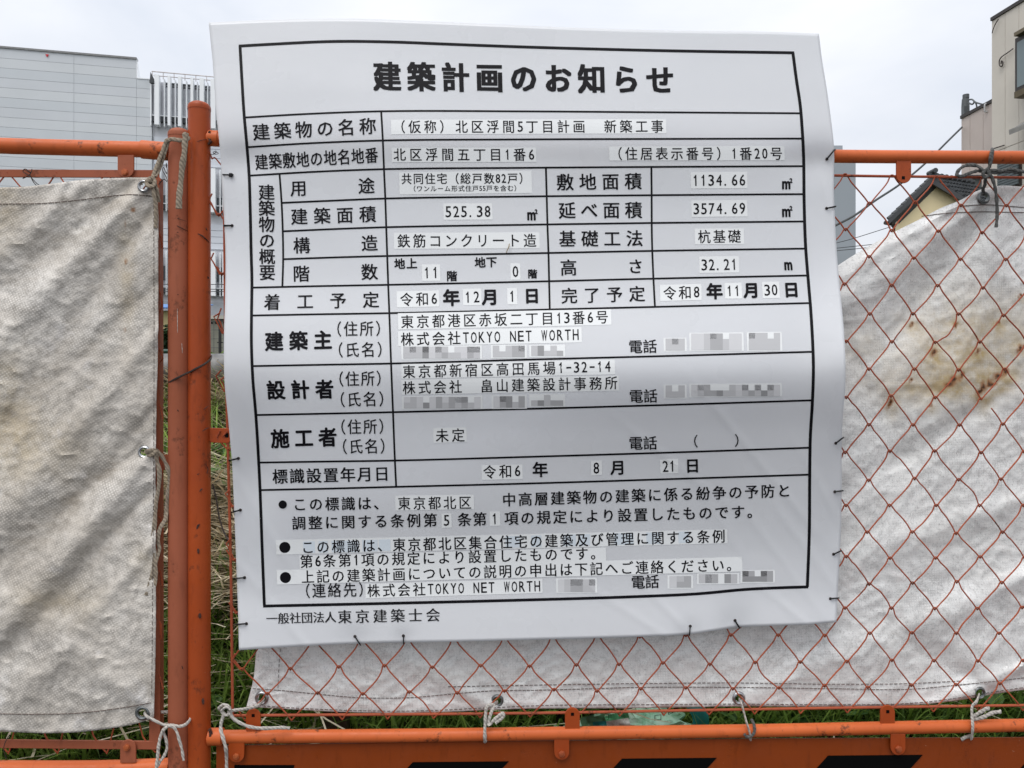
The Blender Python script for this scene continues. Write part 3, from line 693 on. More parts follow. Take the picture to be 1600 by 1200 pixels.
def gridq(nm, q, Y, mat, nz=.0):
    m_ = MB()
    def P(u, v):
        a = [(q[0][k]*(1-u) + q[1][k]*u)*(1-v) + (q[3][k]*(1-u) + q[2][k]*u)*v for k in (0, 1)]
        return W(a[0], a[1], Y + nz * noise.noise(Vector((a[0]*.08, a[1]*.08, 2))))
    m_.grid(P, 12, 5); return m_.build(nm, mat, bag)
gridq('printed_band', [(926, 1128), (947, 1126.5), (948.5, 1136), (927, 1136)], 1.318, TEAL, .006)
gridq('woven_label', [(947, 1127), (982, 1121.5), (986, 1136), (949, 1136)], 1.322, PALE, .008)
flap = gridq('bag_flap', [(944, 1119), (980, 1110), (984, 1124), (948, 1128)], 1.335, simple('green_film', (.14, .50, .24), .3, .1), .01)
gridq('clear_film', [(906, 1122), (944, 1112), (948, 1130), (910, 1140)], 1.345, simple('dull_green_film', (.12, .24, .13), .25, .2, 20), .015)
BAGFLAP = flap
stk = thing('stake', 'dark brown square stake standing behind the bottom rail, below the notice', 'stake', W(522, 1200, 1.36))
b = MB(); p0 = W(505, 1112, 1.345); p1 = W(541, 1112, 1.345)
b.box(((p0.x*.65+p1.x*.35), 1.36, (p0.z+.2)/2 + .1), .028, .03, p0.z-.2); b.box((p1.x-.006, 1.362, (p0.z+.2)/2+.1), .012, .03, p0.z-.2); b.build('post', simple('brown_stake', (.045, .025, .018), .6, .3, 20), stk, smooth=False)

# ---------------------------------------------------------------- right fence panel
rf = thing('fence_panel', 'bright orange tube framed mesh fence panel carrying the notice sheet', 'fence', F(800, 600) - Vector((0, 0, F(800, 600).z)))
def px_tube(mb, pts, r, off=0.0, sides=16, per=6):
    mb.tube(catmull([F(p, y, off) for p, y in pts], per), r, sides)
PR = 16.7 / FPX * 1.12                                  # post radius
def post(name, px, ytop, mat, parent, dome=True):
    base = F(px, 1500); x, y = base.x, base.y; zt = F(px, ytop).z
    m_ = MB(); pts = [Vector((x, y, .02)), Vector((x, y, zt - .004))]; m_.tube(pts, PR, 32, cap=False)
    k = 6; ring = [(math.cos(a) * PR * 1.03, math.sin(a) * .009) for a in [i * math.pi / 2 / k for i in range(k + 1)]]
    rings = []
    for (r_, h_) in [(PR * 1.03, -.004)] + ring:
        rings.append([Vector((x + math.cos(2*math.pi*i/32) * max(r_, 1e-4), y + math.sin(2*math.pi*i/32) * max(r_, 1e-4), zt - .004 + h_)) for i in range(32)])
    vs = [v for r_ in rings for v in r_]; fs = [(j*32+i, j*32+(i+1) % 32, (j+1)*32+(i+1) % 32, (j+1)*32+i) for j in range(len(rings)-1) for i in range(32)]
    o_ = m_.build(name, mat, parent); c_ = MB(); c_.add(vs, fs); c_.build('cap', mat, o_)
    return o_
post('post', 311.5, 164, ORANGE, rf)
post('post', 2080, 190, ORANGE, rf)
b = MB(); px_tube(b, [(325, 216.5), (600, 224), (900, 233), (1150, 240), (1310, 244.2), (1600, 246), (2070, 249)], .0098, sides=20); toprail = b.build('top_rail', RAIL, rf)
b = MB(); px_tube(b, [(325, 1151), (345, 1151.2), (600, 1149.5), (900, 1145.5), (1190, 1141.5), (1400, 1137), (1600, 1133), (2070, 1124)], .0094, sides=20)
for (p, y, s_) in ((334, 1151, 1.0),): px_tube(b, [(p - 7, y), (p + 14, y)], .0122, sides=20)
b.build('bottom_rail', RAIL, rf)
b = MB(); px_tube(b, [(327, 216), (342, 216.8)], .0114, sides=20); b.build('rail_socket', RAIL, rf)
b = MB(); px_tube(b, [(350, 251), (700, 259), (1000, 267), (1304, 274.2), (1600, 277.5), (2068, 281)], .0021, sides=8); px_tube(b, [(350, 251), (352, 500), (356, 692), (361, 900), (363.5, 1118)], .0021, sides=8)
px_tube(b, [(363.5, 1118), (700, 1115.5), (880, 1113.5), (1200, 1107.8), (1600, 1102), (2068, 1096)], .0021, sides=8); px_tube(b, [(2068, 281), (2068, 1096)], .0021, sides=8)
b.build('mesh_frame_rod', WIRE, rf)
# welds
def weld(px, y, parent, r=.006, off=.002):
    m_ = MB()
    for k in range(7):
        c = F(px + random.uniform(-1.5, 1.5), y - 9 + k * 3, off + PR * .45); m_.tube([c - Vector((.001, 0, .001)), c, c + Vector((.0015, 0, .002))], lambda t: r * .35 * random.uniform(.7, 1.3), 6)
    m_.build('weld', RUSTY, parent)
weld(327.5, 216, rf); weld(328.5, 1150, rf)
def tab(px0, px1, y0, y1, parent, up=False, off=.006, hole=None, bolt=None, mat=None, rnd=True):
    """flat lug with a rounded free end"""
    poly = []
    cx, rx = (px0 + px1) / 2, (px1 - px0) / 2; ry = rx
    if up:   # rounded end on top
        for k in range(13):
            a = math.pi - math.pi * k / 12; poly.append((cx + rx * math.cos(a), y0 + ry - ry * math.sin(a)))
        poly += [(px1, y1), (px0, y1)]
    else:
        for k in range(13):
            a = math.pi * k / 12; poly.append((cx + rx * math.cos(a), y1 - ry + ry * math.sin(a)))
        poly += [(px0, y0), (px1, y0)]
    m_ = MB(); m_.prism([F(p, y, off) for p, y in poly], FN * -.003); o_ = m_.build('lug', mat or ORANGE, parent, smooth=False, bevel=.0006)
    if hole:
        hx, hy, hs = hole; m_ = MB(); m_.prism([F(hx-hs, hy-hs, off + .0004), F(hx+hs, hy-hs, off + .0004), F(hx+hs, hy+hs, off + .0004), F(hx-hs, hy+hs, off + .0004)], FN * -.0002); m_.build('square_hole', BLACKP, o_, smooth=False)
    if bolt:
        hx, hy, hr = bolt; m_ = MB(); m_.prism([F(hx + hr*math.cos(a), hy + hr*math.sin(a), off) for a in [i*math.pi/3+.3 for i in range(6)]], FN * .0028)
        c = F(hx, hy, off + .0028); m_.tube([c, c + FN * .0016], hr * .55 / FPX * 1.13, 10); m_.build('bolt', BOLT, o_, smooth=False, bevel=.0005)
    return o_
tab(1401, 1424, 250, 286, rf, hole=(1411.7, 277.6, 2.4)); tab(896, 919, 240, 275, rf, hole=(907, 267, 2.4)); tab(1900, 1923, 254, 290, rf, hole=(1911, 281, 2.4))
for (a_, c_, y_) in ((384, 407, 1108), (883, 906, 1106), (1376, 1398.5, 1102)):
    tab(a_, c_, y_, y_ + 34, rf, up=True, off=.004, hole=((a_+c_)/2, y_ + 10, 2.4))
for (a_, c_, y_, y1) in ((357, 381.5, 1158, 1191.5), (866, 889.5, 1152, 1187.5), (1392, 1415, 1147, 1180)):
    tab(a_, c_, y_, y1, rf, off=.0075, bolt=((a_+c_)/2, y1 - 10, 5.2))
def scuff(parent, pcx, pts, r, mat=None):
    m_ = MB()
    def on(p, y):
        dx = (p - pcx) / FPX * 1.13; return F(p, y, math.sqrt(max(1e-8, PR*PR - dx*dx)) + .00015)
    m_.tube(catmull([on(*q) for q in pts], 5), lambda t: r * (.35 + .65 * math.sin(math.pi * min(1, max(0, t)))), 6, flat=.3); m_.build('scuff_mark', mat or RUSTY, parent)
for pts_, r_ in (([(309, 365), (315, 368), (321, 373), (327, 379)], .0011), ([(322, 355), (322.5, 358), (324, 361)], .0008), ([(297, 226), (301, 225), (304, 222)], .0014), ([(306, 222), (315, 219), (326, 217.5)], .0005),
                 ([(324, 432), (325.5, 434), (325, 436)], .0012), ([(312, 768), (316, 763)], .0012), ([(307, 828), (309, 822), (312, 819)], .0016), ([(309.5, 857), (310, 865)], .0018), ([(312, 958), (312.5, 966)], .0022), ([(317, 1091), (317.5, 1101)], .0020),
                 ([(303, 735), (308, 741), (312, 739)], .0006), ([(316, 674), (322, 670), (327, 668)], .0007), ([(304, 1020), (305, 1023)], .0007), ([(318, 640), (326, 634)], .0006), ([(299, 310), (302, 316)], .0007), ([(321, 725), (325, 733), (323, 740)], .0007)):
    scuff(rf, 311.5, pts_, r_)
# lug halfway up the left post
b = MB(); b.prism([F(327, 668.5, .003), F(357, 669.5, .003), F(359, 672, .003), F(359, 690, .003), F(356, 692.5, .003), F(330, 691.5, .003), F(327, 689, .003)], FN * -.0025); lg = b.build('side_lug', ORANGE, rf, smooth=False, bevel=.0006)
b = MB(); b.prism([F(351.5, 677, .0034), F(357, 677, .0034), F(357, 683.5, .0034), F(351.5, 683.5, .0034)], FN * -.0002); b.build('square_hole', BLACKP, lg, smooth=False)
# striped plate
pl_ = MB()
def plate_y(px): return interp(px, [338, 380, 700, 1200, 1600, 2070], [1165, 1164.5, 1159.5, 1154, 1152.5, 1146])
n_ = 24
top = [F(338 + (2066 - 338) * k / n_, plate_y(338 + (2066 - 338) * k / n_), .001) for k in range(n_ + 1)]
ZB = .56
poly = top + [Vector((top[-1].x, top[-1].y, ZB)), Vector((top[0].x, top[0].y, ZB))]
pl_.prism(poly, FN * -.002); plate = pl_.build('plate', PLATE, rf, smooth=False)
tx = [366, 645, 972, 1294, 1616, 1935]; ty = [1195.5, 1191, 1185.5, 1180.8, 1177, 1173]
tw = [94, 150, 148, 148, 148, 120]
for k in range(6):
    A_, B_ = F(tx[k], ty[k], .0018), F(tx[k] + tw[k], ty[k] - (1.3 if k else 0), .0018)
    dz = A_.z - ZB - .03; sl_ = FT * (-dz * .95); m_ = MB()
    cl_ = F(366, 1200, .0018)
    A2 = A_ + sl_ - Vector((0, 0, dz)); B2 = B_ + sl_ - Vector((0, 0, dz))
    if k == 0: A2 = Vector((A_.x, A_.y, A2.z)); B2 = Vector((max(B2.x, A_.x + .005), B2.y, B2.z))
    m_.prism([A_, B_, B2, A2], FN * -.0004); m_.build('black_stripe', BLACKP, plate, smooth=False)
b = MB(); A_, B_ = F(325, 1151), F(2070, 1124); b.tube([Vector((A_.x, A_.y, .5)), Vector((B_.x, B_.y, .5))], .0095, 16); b.tube([Vector((A_.x, A_.y, .14)), Vector((B_.x, B_.y, .14))], .0095, 16); b.build('lower_rail', RAIL, rf)

# --- chain-link wires (each horizontal zigzag is one wire)
ex = [417, 494.5, 567.5, 640.5, 712.5, 789, 866.6, 934, 1003, 1073, 1145, 1215.6, 1287, 1357, 1426, 1494, 1562, 1631, 1699, 1767, 1835, 1903, 1971, 2039]
rows_y = [275, 317, 360, 403.5, 447, 490, 534, 576.5, 620, 663, 706, 749, 791, 833, 871, 911, 951, 991, 1033, 1072, 1111]
rnd = random.Random(3)
NR = len(rows_y); knots = {}
def kx(h, row):                                          # h counts half pitches
    base = interp(h / 2.0, list(range(len(ex))), ex) if h >= 0 else ex[0] + h * 37.5
    t = (rows_y[row] - 1073) / 800.0
    return base + (base - 1400) * t * -.045 + t * -2
def ky(px, row):
    y = rows_y[row]; sl = interp(y, [275, 1075], [.0255, -.0135]); return y - (1400 - px) * sl
for row in range(NR):
    for h in range(-2, 47):
        if (h + row) % 2 == (19 % 2):                    # bottom knot row (19) has even h
            x = kx(h, row) + rnd.uniform(-2.2, 2.2); knots[(row, h)] = (x, ky(x, row) + (rnd.uniform(-1.8, 1.8) if 0 < row < NR - 1 else 0))
WR = .0011
def wire(row):
    """zigzag between knot row `row` (peaks) and row+1 (valleys)"""
    seq = [h for h in range(-1, 47)]
    P = []; runs = [[]]
    for h in seq:
        peak = (row, h) in knots; key = (row, h) if peak else (row + 1, h)
        if key not in knots: continue
        x, y = knots[key]
        if row == 8 and not peak and False: continue
        P.append((h, x, y, peak))
    pts = []
    for i, (h, x, y, peak) in enumerate(P):
        s = -1 if peak else 1; ov = 2.0                    # hooked past the partner
        if (row == 0 and peak) or (row == NR - 2 and not peak): ov = 1.5
        z0 = .0022 if peak else -.0012
        hw = 3.2 if peak else 1.3; dr = ov * .25 if peak else -.4
        pts.append((x - hw, y - s * dr if peak else y + .2, z0 * .3)); pts.append((x, y + s * ov, z0)); pts.append((x + hw, y - s * dr if peak else y + .2, z0 * -.3))
        if i < len(P) - 1:
            x2, y2 = P[i+1][1], P[i+1][2]; mx_, my_ = (x + x2) / 2, (y + y2) / 2; L = math.hypot(x2 - x, y2 - y)
            nx, ny = -(y2 - y) / L, (x2 - x) / L; sg = rnd.gauss(0, .9) + (-1.6 if peak else 1.6) * (1 if rnd.random() < .6 else .2)
            if rnd.random() < .07: sg += rnd.uniform(-6, 6)
            if peak: nx, ny = nx, ny
            t1 = rnd.uniform(.35, .62)
            for t, k in ((.22, .6), (t1, 1.0), (.8, .5)):
                pts.append((x + (x2 - x) * t + nx * sg * k, y + (y2 - y) * t + ny * sg * k, rnd.uniform(-.0006, .0006)))
    return pts
for row in range(NR - 1):
    pts = wire(row); 
    pieces = [pts]
    if row == 8:                                           # broken wire near the rust stains
        i = min(range(len(pts)), key=lambda k: abs(pts[k][0] - 1541) + abs(pts[k][1] - 620))
        pieces = [pts[:i], pts[i + 2:]]
    b = MB()
    for pc in pieces: b.tube(catmull([F(x, y, .0005 + z) for x, y, z in pc], 2), WR, 6)
    # bent free ends at the left edge
    x0, y0, _ = pts[0]
    ex0 = x0 - rnd.uniform(8, 17); dy = rnd.uniform(10, 20)
    b.tube([F(x0, y0, 0), F(ex0 + 4, y0 - dy, .002), F(ex0, y0 - dy * 1.35, .003), F(ex0 + rnd.uniform(4, 10), y0 - dy * 1.35 - rnd.uniform(6, 16), .005)][:rnd.choice((2, 4, 4))], WR, 6)
    b.build('mesh_wire', WIRE, rf)

# ---------------------------------------------------------------- left fence panel
lf = thing('fence_panel', 'faded orange mesh fence panel behind the grey tarpaulin at left', 'fence', F(0, 600) - Vector((0, 0, F(0, 600).z)))
post('post', 280.5, 206, FADED, lf)
post('post', -1500, 206, FADED, lf)
b = MB()
P_ = catmull([F(p, y, 0) for p, y in [(-1490, 222), (-700, 226), (-300, 226), (-60, 226.5), (40, 229), (140, 231.5), (215, 233.5), (240, 235), (262, 237)]], 6)
b.tube(P_, .0112, 20); px_tube(b, [(222, 233.5), (240, 235), (266, 237)], .0132); b.build('top_rail', RAIL, lf)
b = MB(); px_tube(b, [(-1490, 1190), (-400, 1198), (0, 1202), (150, 1202), (240, 1199), (266, 1198)], .0122, sides=20); b.build('bottom_rail', RAIL, lf)
def bar(mb, pts, hw, off=.004, th=.003):
    """flat bar along pixel points, half width hw px in y"""
    for (p0, y0), (p1, y1) in zip(pts[:-1], pts[1:]):
        mb.prism([F(p0, y0-hw, off), F(p1, y1-hw, off), F(p1, y1+hw, off), F(p0, y0+hw, off)], FN * -th)
b = MB(); bar(b, [(-1485, 262), (0, 270.5), (248.5, 271.5)], 6, .003); b.build('flat_bar', FADED, lf, smooth=False, bevel=.0006)
b = MB(); bar(b, [(-1485, 1160), (0, 1162.5), (250, 1165)], 6.5, .003); b.build('flat_bar', FADED, lf, smooth=False, bevel=.0006)
b = MB(); b.prism([F(236, 277, .0028), F(249, 277, .0028), F(250, 1158.4, .0028), F(233, 1158.4, .0028)], FN * -.003); b.prism([F(246, 277.2, -.0005), F(249, 277.2, -.0005), F(250, 1158, -.0005), F(247, 1158, -.0005)], FN * -.014); b.build('side_bar', FADED, lf, smooth=False)
tab(183.5, 209, 242, 277, lf, off=.008, bolt=(195.5, 269.5, 5.5), mat=FADED)
tab(187.5, 212, 1156, 1192, lf, up=True, off=.008, bolt=(198.5, 1167.5, 5.5), mat=FADED)
b = MB(); b.prism([F(249, 710, .002), F(266, 710, .002), F(266, 735, .002), F(254, 734, .002), F(249, 722, .002)], FN * -.0025); b.build('side_lug', FADED, lf, smooth=False)
rnd2 = random.Random(5)
for row in range(NR - 1):
    pts = []
    h = 0; x = 243.0
    while x > -1470:
        peak = (h + row) % 2 == 0; y = rows_y[row] * 1.025 - 9 if peak else rows_y[row + 1] * 1.025 - 9 if row < NR - 2 else 1172
        s = -1 if peak else 1
        pts.append((x + 3, y, 0)); pts.append((x, y + s * 3, .0015 * (1 if peak else -1))); pts.append((x - 3, y, 0))
        x -= 38.5; h += 1
        pts.append((x + 19 + rnd2.uniform(-2, 2), y - s * 21.5 + rnd2.uniform(-2, 2), 0))
    b = MB(); b.tube(catmull([F(p, y, .0012 + z) for p, y, z in pts], 2), WR, 6)
    y0 = pts[0][1]
    b.tube([F(246, y0, .001), F(250 + rnd2.uniform(0, 2), y0 + 10, .003), F(252 + rnd2.uniform(-1, 3), y0 + 26 + rnd2.uniform(-6, 6), .004), F(249 + rnd2.uniform(-1, 5), y0 + 32 + rnd2.uniform(-4, 8), .003)][:rnd2.choice((2, 3, 4))], WR, 6)
    b.build('mesh_wire', WIRE, lf)
b = MB(); b.tube([Vector((F(-1490, 0).x, F(-1490, 0).y, .14)), Vector((F(266, 0).x, F(266, 0).y, .14))], .0112, 16); b.build('lower_rail', RAIL, lf)
weld(266, 236, lf)
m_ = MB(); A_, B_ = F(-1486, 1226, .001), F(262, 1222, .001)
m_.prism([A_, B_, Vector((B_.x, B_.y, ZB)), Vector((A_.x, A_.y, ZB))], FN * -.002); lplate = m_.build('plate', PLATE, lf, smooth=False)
for k in range(5):
    A_, B_ = F(-1330 + 330 * k, 1250, .0018), F(-1180 + 330 * k, 1250, .0018); dz = A_.z - ZB - .03; sl_ = FT * (-dz * .95)
    m_ = MB(); m_.prism([A_, B_, B_ + sl_ - Vector((0, 0, dz)), A_ + sl_ - Vector((0, 0, dz))], FN * -.0004)
    if k: m_.build('black_stripe', BLACKP, lplate, smooth=False)
for pts_, r_ in (([(266, 349), (275, 352), (285, 357), (296, 362)], .0006), ([(268, 338), (280, 342), (292, 346)], .0004), ([(266, 365), (272, 363.5), (279, 363)], .0009), ([(266, 464), (272, 462), (279, 460)], .0008), ([(270, 222), (276, 220), (283, 222)], .0010), ([(284, 1040), (286, 1046)], .0007), ([(277, 640), (279, 643)], .0008)):
    scuff(lf, 280.5, pts_, r_)
for pts_, r_ in (([(277, 482), (277.5, 520)], .0004), ([(284, 536), (285, 552)], .0004)): scuff(lf, 280.5, pts_, r_, ROPEW)

# ---------------------------------------------------------------- tarpaulins
HOLES = [(225, 291), (225.5, 706.5), (222.8, 1114), (409, 1090.5), (777, 1095), (1154.5, 1091), (1530.5, 1083), (1537, 309)]
def tarp(name, label, Lf, Rf, Tf, Bf, depth, nu, nv, mat, stain, thick=.0012, warp=None):
    """Coons patch in the fence plane between four boundary curves, pushed out by depth(px,py)"""
    def P(u, v):
        # curves give (px,py): Lf(v),Rf(v),Tf(u),Bf(u)
        L, R, T, B = Lf(v), Rf(v), Tf(u), Bf(u); c00, c10, c01, c11 = Tf(0), Tf(1), Bf(0), Bf(1)
        q = [(1-u)*L[k] + u*R[k] + (1-v)*T[k] + v*B[k] - ((1-u)*(1-v)*c00[k] + u*(1-v)*c10[k] + (1-u)*v*c01[k] + u*v*c11[k]) for k in (0, 1)]
        return q
    wf = warp or (lambda u: u)
    pts = [P(wf(i/nu), j/nv) for j in range(nv+1) for i in range(nu+1)]
    vs = [F(x, y, depth(x, y)) for x, y in pts]
    fs = [(j*(nu+1)+i, (j+1)*(nu+1)+i, (j+1)*(nu+1)+i+1, j*(nu+1)+i+1) for j in range(nv) for i in range(nu)]
    def solid(f):
        cx, cy = sum(pts[k][0] for k in f)/4, sum(pts[k][1] for k in f)/4
        return all((cx-hx)**2 + (cy-hy)**2 > 42 for hx, hy in HOLES)
    fs = [f for f in fs if solid(f)]
    t = thing(name, label, 'tarpaulin', (sum(v.x for v in vs)/len(vs), vs[0].y, min(v.z for v in vs)))
    m_ = MB(); m_.add(vs, fs); o_ = m_.build('cloth', mat, t)
    so_ = o_.modifiers.new('solid', 'SOLIDIFY'); so_.thickness = thick; so_.offset = -1
    sv = [stain(x, y) for x, y in pts]
    for k, nm in enumerate(('ochre', 'grime', 'rust')):
        at = o_.data.attributes.new(nm, 'FLOAT', 'POINT'); at.data.foreach_set('value', [s[k] for s in sv])
    return t
def poly_curve(pts, t):
    n = len(pts); L = [0]
    for a, b_ in zip(pts[:-1], pts[1:]): L.append(L[-1] + math.hypot(b_[0]-a[0], b_[1]-a[1]))
    s = t * L[-1]
    return (smooth_interp(s, L, [p[0] for p in pts]), smooth_interp(s, L, [p[1] for p in pts]))
def ridge(x, y, x0, y0, x1, y1, w, taper=True):
    """signed distance profile of a fold running from (x0,y0) to (x1,y1)"""
    L = math.hypot(x1-x0, y1-y0); ux, uy = (x1-x0)/L, (y1-y0)/L
    t = ((x-x0)*ux + (y-y0)*uy) / L; d = (x-x0)*(-uy) + (y-y0)*ux
    tt = min(max(t, -.15), 1.15); e = 1.0
    if t < 0: e = math.exp(-(t*L/60)**2)
    if t > 1: e = math.exp(-((t-1)*L/60)**2)
    ww = w * (.45 + .55 * min(1, max(0, t) * 1.5)) if taper else w
    return math.exp(-(d/ww)**2) * e
def gs(x, y, cx, cy, rx, ry): return math.exp(-((x-cx)/rx)**2 - ((y-cy)/ry)**2)
LF = [(215, 300, -30, 560, 26, .011), (235, 335, 20, 640, 20, -.007), (190, 305, -60, 500, 26, -.007), (120, 300, -60, 440, 20, .005), (245, 520, -20, 840, 24, .007), (205, 480, -40, 720, 22, -.005), (240, 640, 60, 850, 20, -.005), (225, 720, -20, 1010, 26, .010), (215, 790, -30, 1060, 20, -.007), (180, 730, -40, 900, 20, -.004),
      (230, 860, 60, 1060, 18, .005), (225, 1100, 40, 960, 26, .004), (100, 290, 70, 340, 12, .004), (-100, 300, -400, 620, 40, .012), (-60, 700, -380, 1000, 50, -.012), (-420, 320, -700, 640, 40, .012), (-500, 600, -860, 1000, 45, -.012), (-800, 320, -1200, 760, 45, .012), (-900, 800, -1300, 1100, 40, .01)]
def depthL(x, y):
    d = .017
    for f in LF: d += .85 * f[5] * ridge(x, y, *f[:5])
    d += .0024 * noise.fractal(Vector((x * .012 + y * .006, y * .012, 4)), 1.0, 2.0, 4)
    c = abs(noise.noise(Vector((x * .035 + y * .02, y * .03 - x * .012, 7)))); d += .0016 * (1 - min(1, c * 4))
    c = abs(noise.noise(Vector((x * .06 - y * .02, y * .055, 17)))); d += .0009 * (1 - min(1, c * 4))
    d -= .008 * gs(x, y, 225, 291, 40, 30) + .006 * gs(x, y, 225, 706, 34, 30) + .006 * gs(x, y, 222, 1114, 40, 30)
    return max(d, .0085)
tL_top = [(-1400, 285), (-1050, 300), (-700, 284), (-420, 300), (-200, 286), (-60, 296), (0, 293), (40, 291.5), (80, 287), (130, 281), (190, 278), (243, 277)]
tL_bot = [(-1400, 1130), (-1050, 1150), (-700, 1140), (-420, 1150), (-200, 1142), (0, 1143), (70, 1145.5), (120, 1144), (180, 1137), (215, 1130), (240, 1122)]
tL_r = [(243, 277), (246.5, 320), (247, 420), (246.5, 550), (245, 600), (243, 700), (243, 800), (243, 1000), (241, 1090), (240, 1122)]
def stainL(x, y):
    oc = .5 * gs(x, y, 5, 640, 40, 90) + .35 * gs(x, y, 198, 430, 14, 110) + .3 * gs(x, y, 60, 700, 60, 60) + .35 * gs(x, y, 0, 330, 30, 60) + .3 * gs(x, y, 90, 940, 80, 30)+ .3 * gs(x, y, 225, 880, 20, 25)
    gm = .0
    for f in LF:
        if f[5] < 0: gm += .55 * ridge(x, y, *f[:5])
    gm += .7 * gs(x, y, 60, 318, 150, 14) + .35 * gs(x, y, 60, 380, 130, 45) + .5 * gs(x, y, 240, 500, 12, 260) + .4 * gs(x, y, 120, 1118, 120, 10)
    ru = .9 * gs(x, y, 208, 328, 5, 4) + .55 * gs(x, y, 196, 350, 3, 14) + .7 * gs(x, y, 197, 408, 3, 7) + .55 * gs(x, y, 195, 515, 4, 8)
    return (min(1, oc), min(1, gm), min(1, ru))
tl = tarp('tarpaulin', 'dirty grey woven tarpaulin with diagonal folds, tied over the left fence panel', lambda v: (-1400, 285 + 845*v), lambda v: poly_curve(tL_r, v), lambda u: poly_curve(tL_top, u), lambda u: poly_curve(tL_bot, u), depthL, 230, 230, TARPL, stainL, warp=lambda u: u / .22 * .60 if u < .22 else .60 + (u - .22) / .78 * .40)

tR_top = [(418, 830), (600, 740), (800, 650), (1000, 560), (1180, 480), (1300, 420), (1335, 398), (1400, 361), (1440, 341), (1470, 325), (1500, 313), (1530, 297), (1565, 290), (1600, 292), (1800, 300), (2000, 292)]
tR_bot = [(385, 1104), (450, 1108), (520, 1112), (600, 1114), (700, 1112.5), (800, 1108), (1000, 1106.5), (1150, 1104), (1300, 1104), (1420, 1102), (1500, 1094), (1545, 1086), (1600, 1078), (1700, 1072), (2000, 1090)]
tR_l = [(418, 830), (408, 950), (400, 1020), (396, 1060), (385, 1104)]
RF = [(1540, 310, 1320, 470, 30, .010), (1545, 330, 1400, 520, 24, -.006), (1480, 330, 1330, 420, 14, .006), (1560, 350, 1500, 600, 30, .005), (1330, 560, 1400, 700, 30, -.004), (1600, 900, 1400, 1000, 30, .006), (1545, 1080, 1420, 1000, 22, -.005), (1600, 780, 1340, 870, 26, .004), (1500, 660, 1330, 760, 22, -.004), (1600, 1040, 1500, 1085, 16, .006), (760, 1100, 640, 1030, 20, .004), (1150, 1100, 1300, 1030, 22, .004)]
def depthR(x, y):
    d = -.026
    for f in RF: d += 1.35 * f[5] * ridge(x, y, *f[:5])
    d += .003 * noise.fractal(Vector((x * .008 + y * .004, y * .011, 14)), 1.0, 2.0, 4)
    c = abs(noise.noise(Vector((x * .03 + y * .02, y * .03, 27)))); d += .0016 * (1 - min(1, c * 4))
    c = abs(noise.noise(Vector((x * .055 - y * .02, y * .05, 37)))); d += .0010 * (1 - min(1, c * 4))
    e = interp(y, [290, 330], [.010, 0]); d += .0
    return min(d, -.006)
spots = [(1425, 506, 4, 5), (1494, 507, 4, 5), (1560, 503, 4, 4), (1460, 549, 6, 6), (1529, 547, 4, 5), (1595, 543, 6, 7), (1491, 592, 8, 7), (1484, 600, 12, 4), (1504, 585, 5, 7), (1560, 587, 9, 6), (1572, 580, 6, 6), (1546, 598, 4, 9), (1530, 612, 6, 5), (1424, 593, 4, 4), (1595, 461, 4, 4), (1392, 628, 5, 8), (1455, 632, 3, 3), (1536, 605, 5, 12), (1550, 600, 10, 4)]
def stainR(x, y):
    oc = .8 * gs(x, y, 1515, 535, 110, 70) + .45 * gs(x, y, 1440, 605, 90, 30) + .3 * gs(x, y, 1340, 540, 30, 25)
    gm = .95 * gs(x, y, 1500, 598, 120, 17) + .35 * gs(x, y, 1600, 560, 60, 60) + .45 * gs(x, y, 1330, 600, 30, 20) + .25 * gs(x, y, 1410, 1010, 60, 40) + .2 * gs(x, y, 1200, 1020, 30, 30) + .3 * gs(x, y, 700, 1050, 60, 12)+ .3 * gs(x, y, 1540, 305, 90, 10)
    for yy in (370, 500, 690, 776, 827, 900, 960): gm += .10 * gs(x, y, 1460, yy, 300, 5)
    ru = 0
    for (sx, sy, rx, ry) in spots: ru = max(ru, gs(x - (y - sy) * -.5 if y > sy else x, y, sx, sy, rx * 1.0, ry * (1.8 if y > sy else 1.0))); oc += .5 * gs(x, y, sx, sy + 6, rx * 2.6, ry * 2.8)
    return (min(1, oc), min(1, gm), ru)
tr = tarp('tarpaulin', 'white tarpaulin with brown rust stains, drooping behind the orange wire mesh', lambda v: poly_curve(tR_l, v), lambda v: (2000, 292 + 798*v), lambda u: poly_curve(tR_top, u), lambda u: poly_curve(tR_bot, u), depthR, 420, 190, TARPR, stainR)
# hems: raised seam and dashed stitching
def seam(pts, depth, parent, dash=5, gap=2.2, r=.00055, lift=.0012, dark=True):
    n = 0; m_ = MB(); t = 0
    L = sum(math.hypot(b_[0]-a[0], b_[1]-a[1]) for a, b_ in zip(pts[:-1], pts[1:]))
    while t < L:
        a = poly_curve(pts, t / L); c = poly_curve(pts, min(1, (t + dash) / L)); mid = ((a[0]+c[0])/2, (a[1]+c[1])/2)
        m_.tube([F(q_[0], q_[1], depth(*q_) + lift) for q_ in (a, mid, c)], r, 4); t += dash + gap
    m_.build('hem_stitching', THREAD, parent)
seam([(-200, 326), (-60, 324), (0, 319), (60, 318), (110, 314), (160, 308), (205, 304), (243, 307)], depthL, tl, 9, 1.2, .0006)
seam([(-200, 1114), (0, 1115.5), (60, 1116), (120, 1114.5), (170, 1109), (210, 1103), (236, 1098)], depthL, tl, 9, 1.2, .0006)
seam([(240, 300), (240.5, 600), (237, 1090)], depthL, tl, 7, 3, .0004)
seam([(395, 1076), (440, 1079), (500, 1085), (560, 1090), (640, 1090), (700, 1085), (760, 1080), (860, 1078), (1000, 1074), (1150, 1074), (1300, 1076), (1420, 1077), (1500, 1070), (1560, 1064), (1600, 1059)], depthR, tr, 5, 1.5)
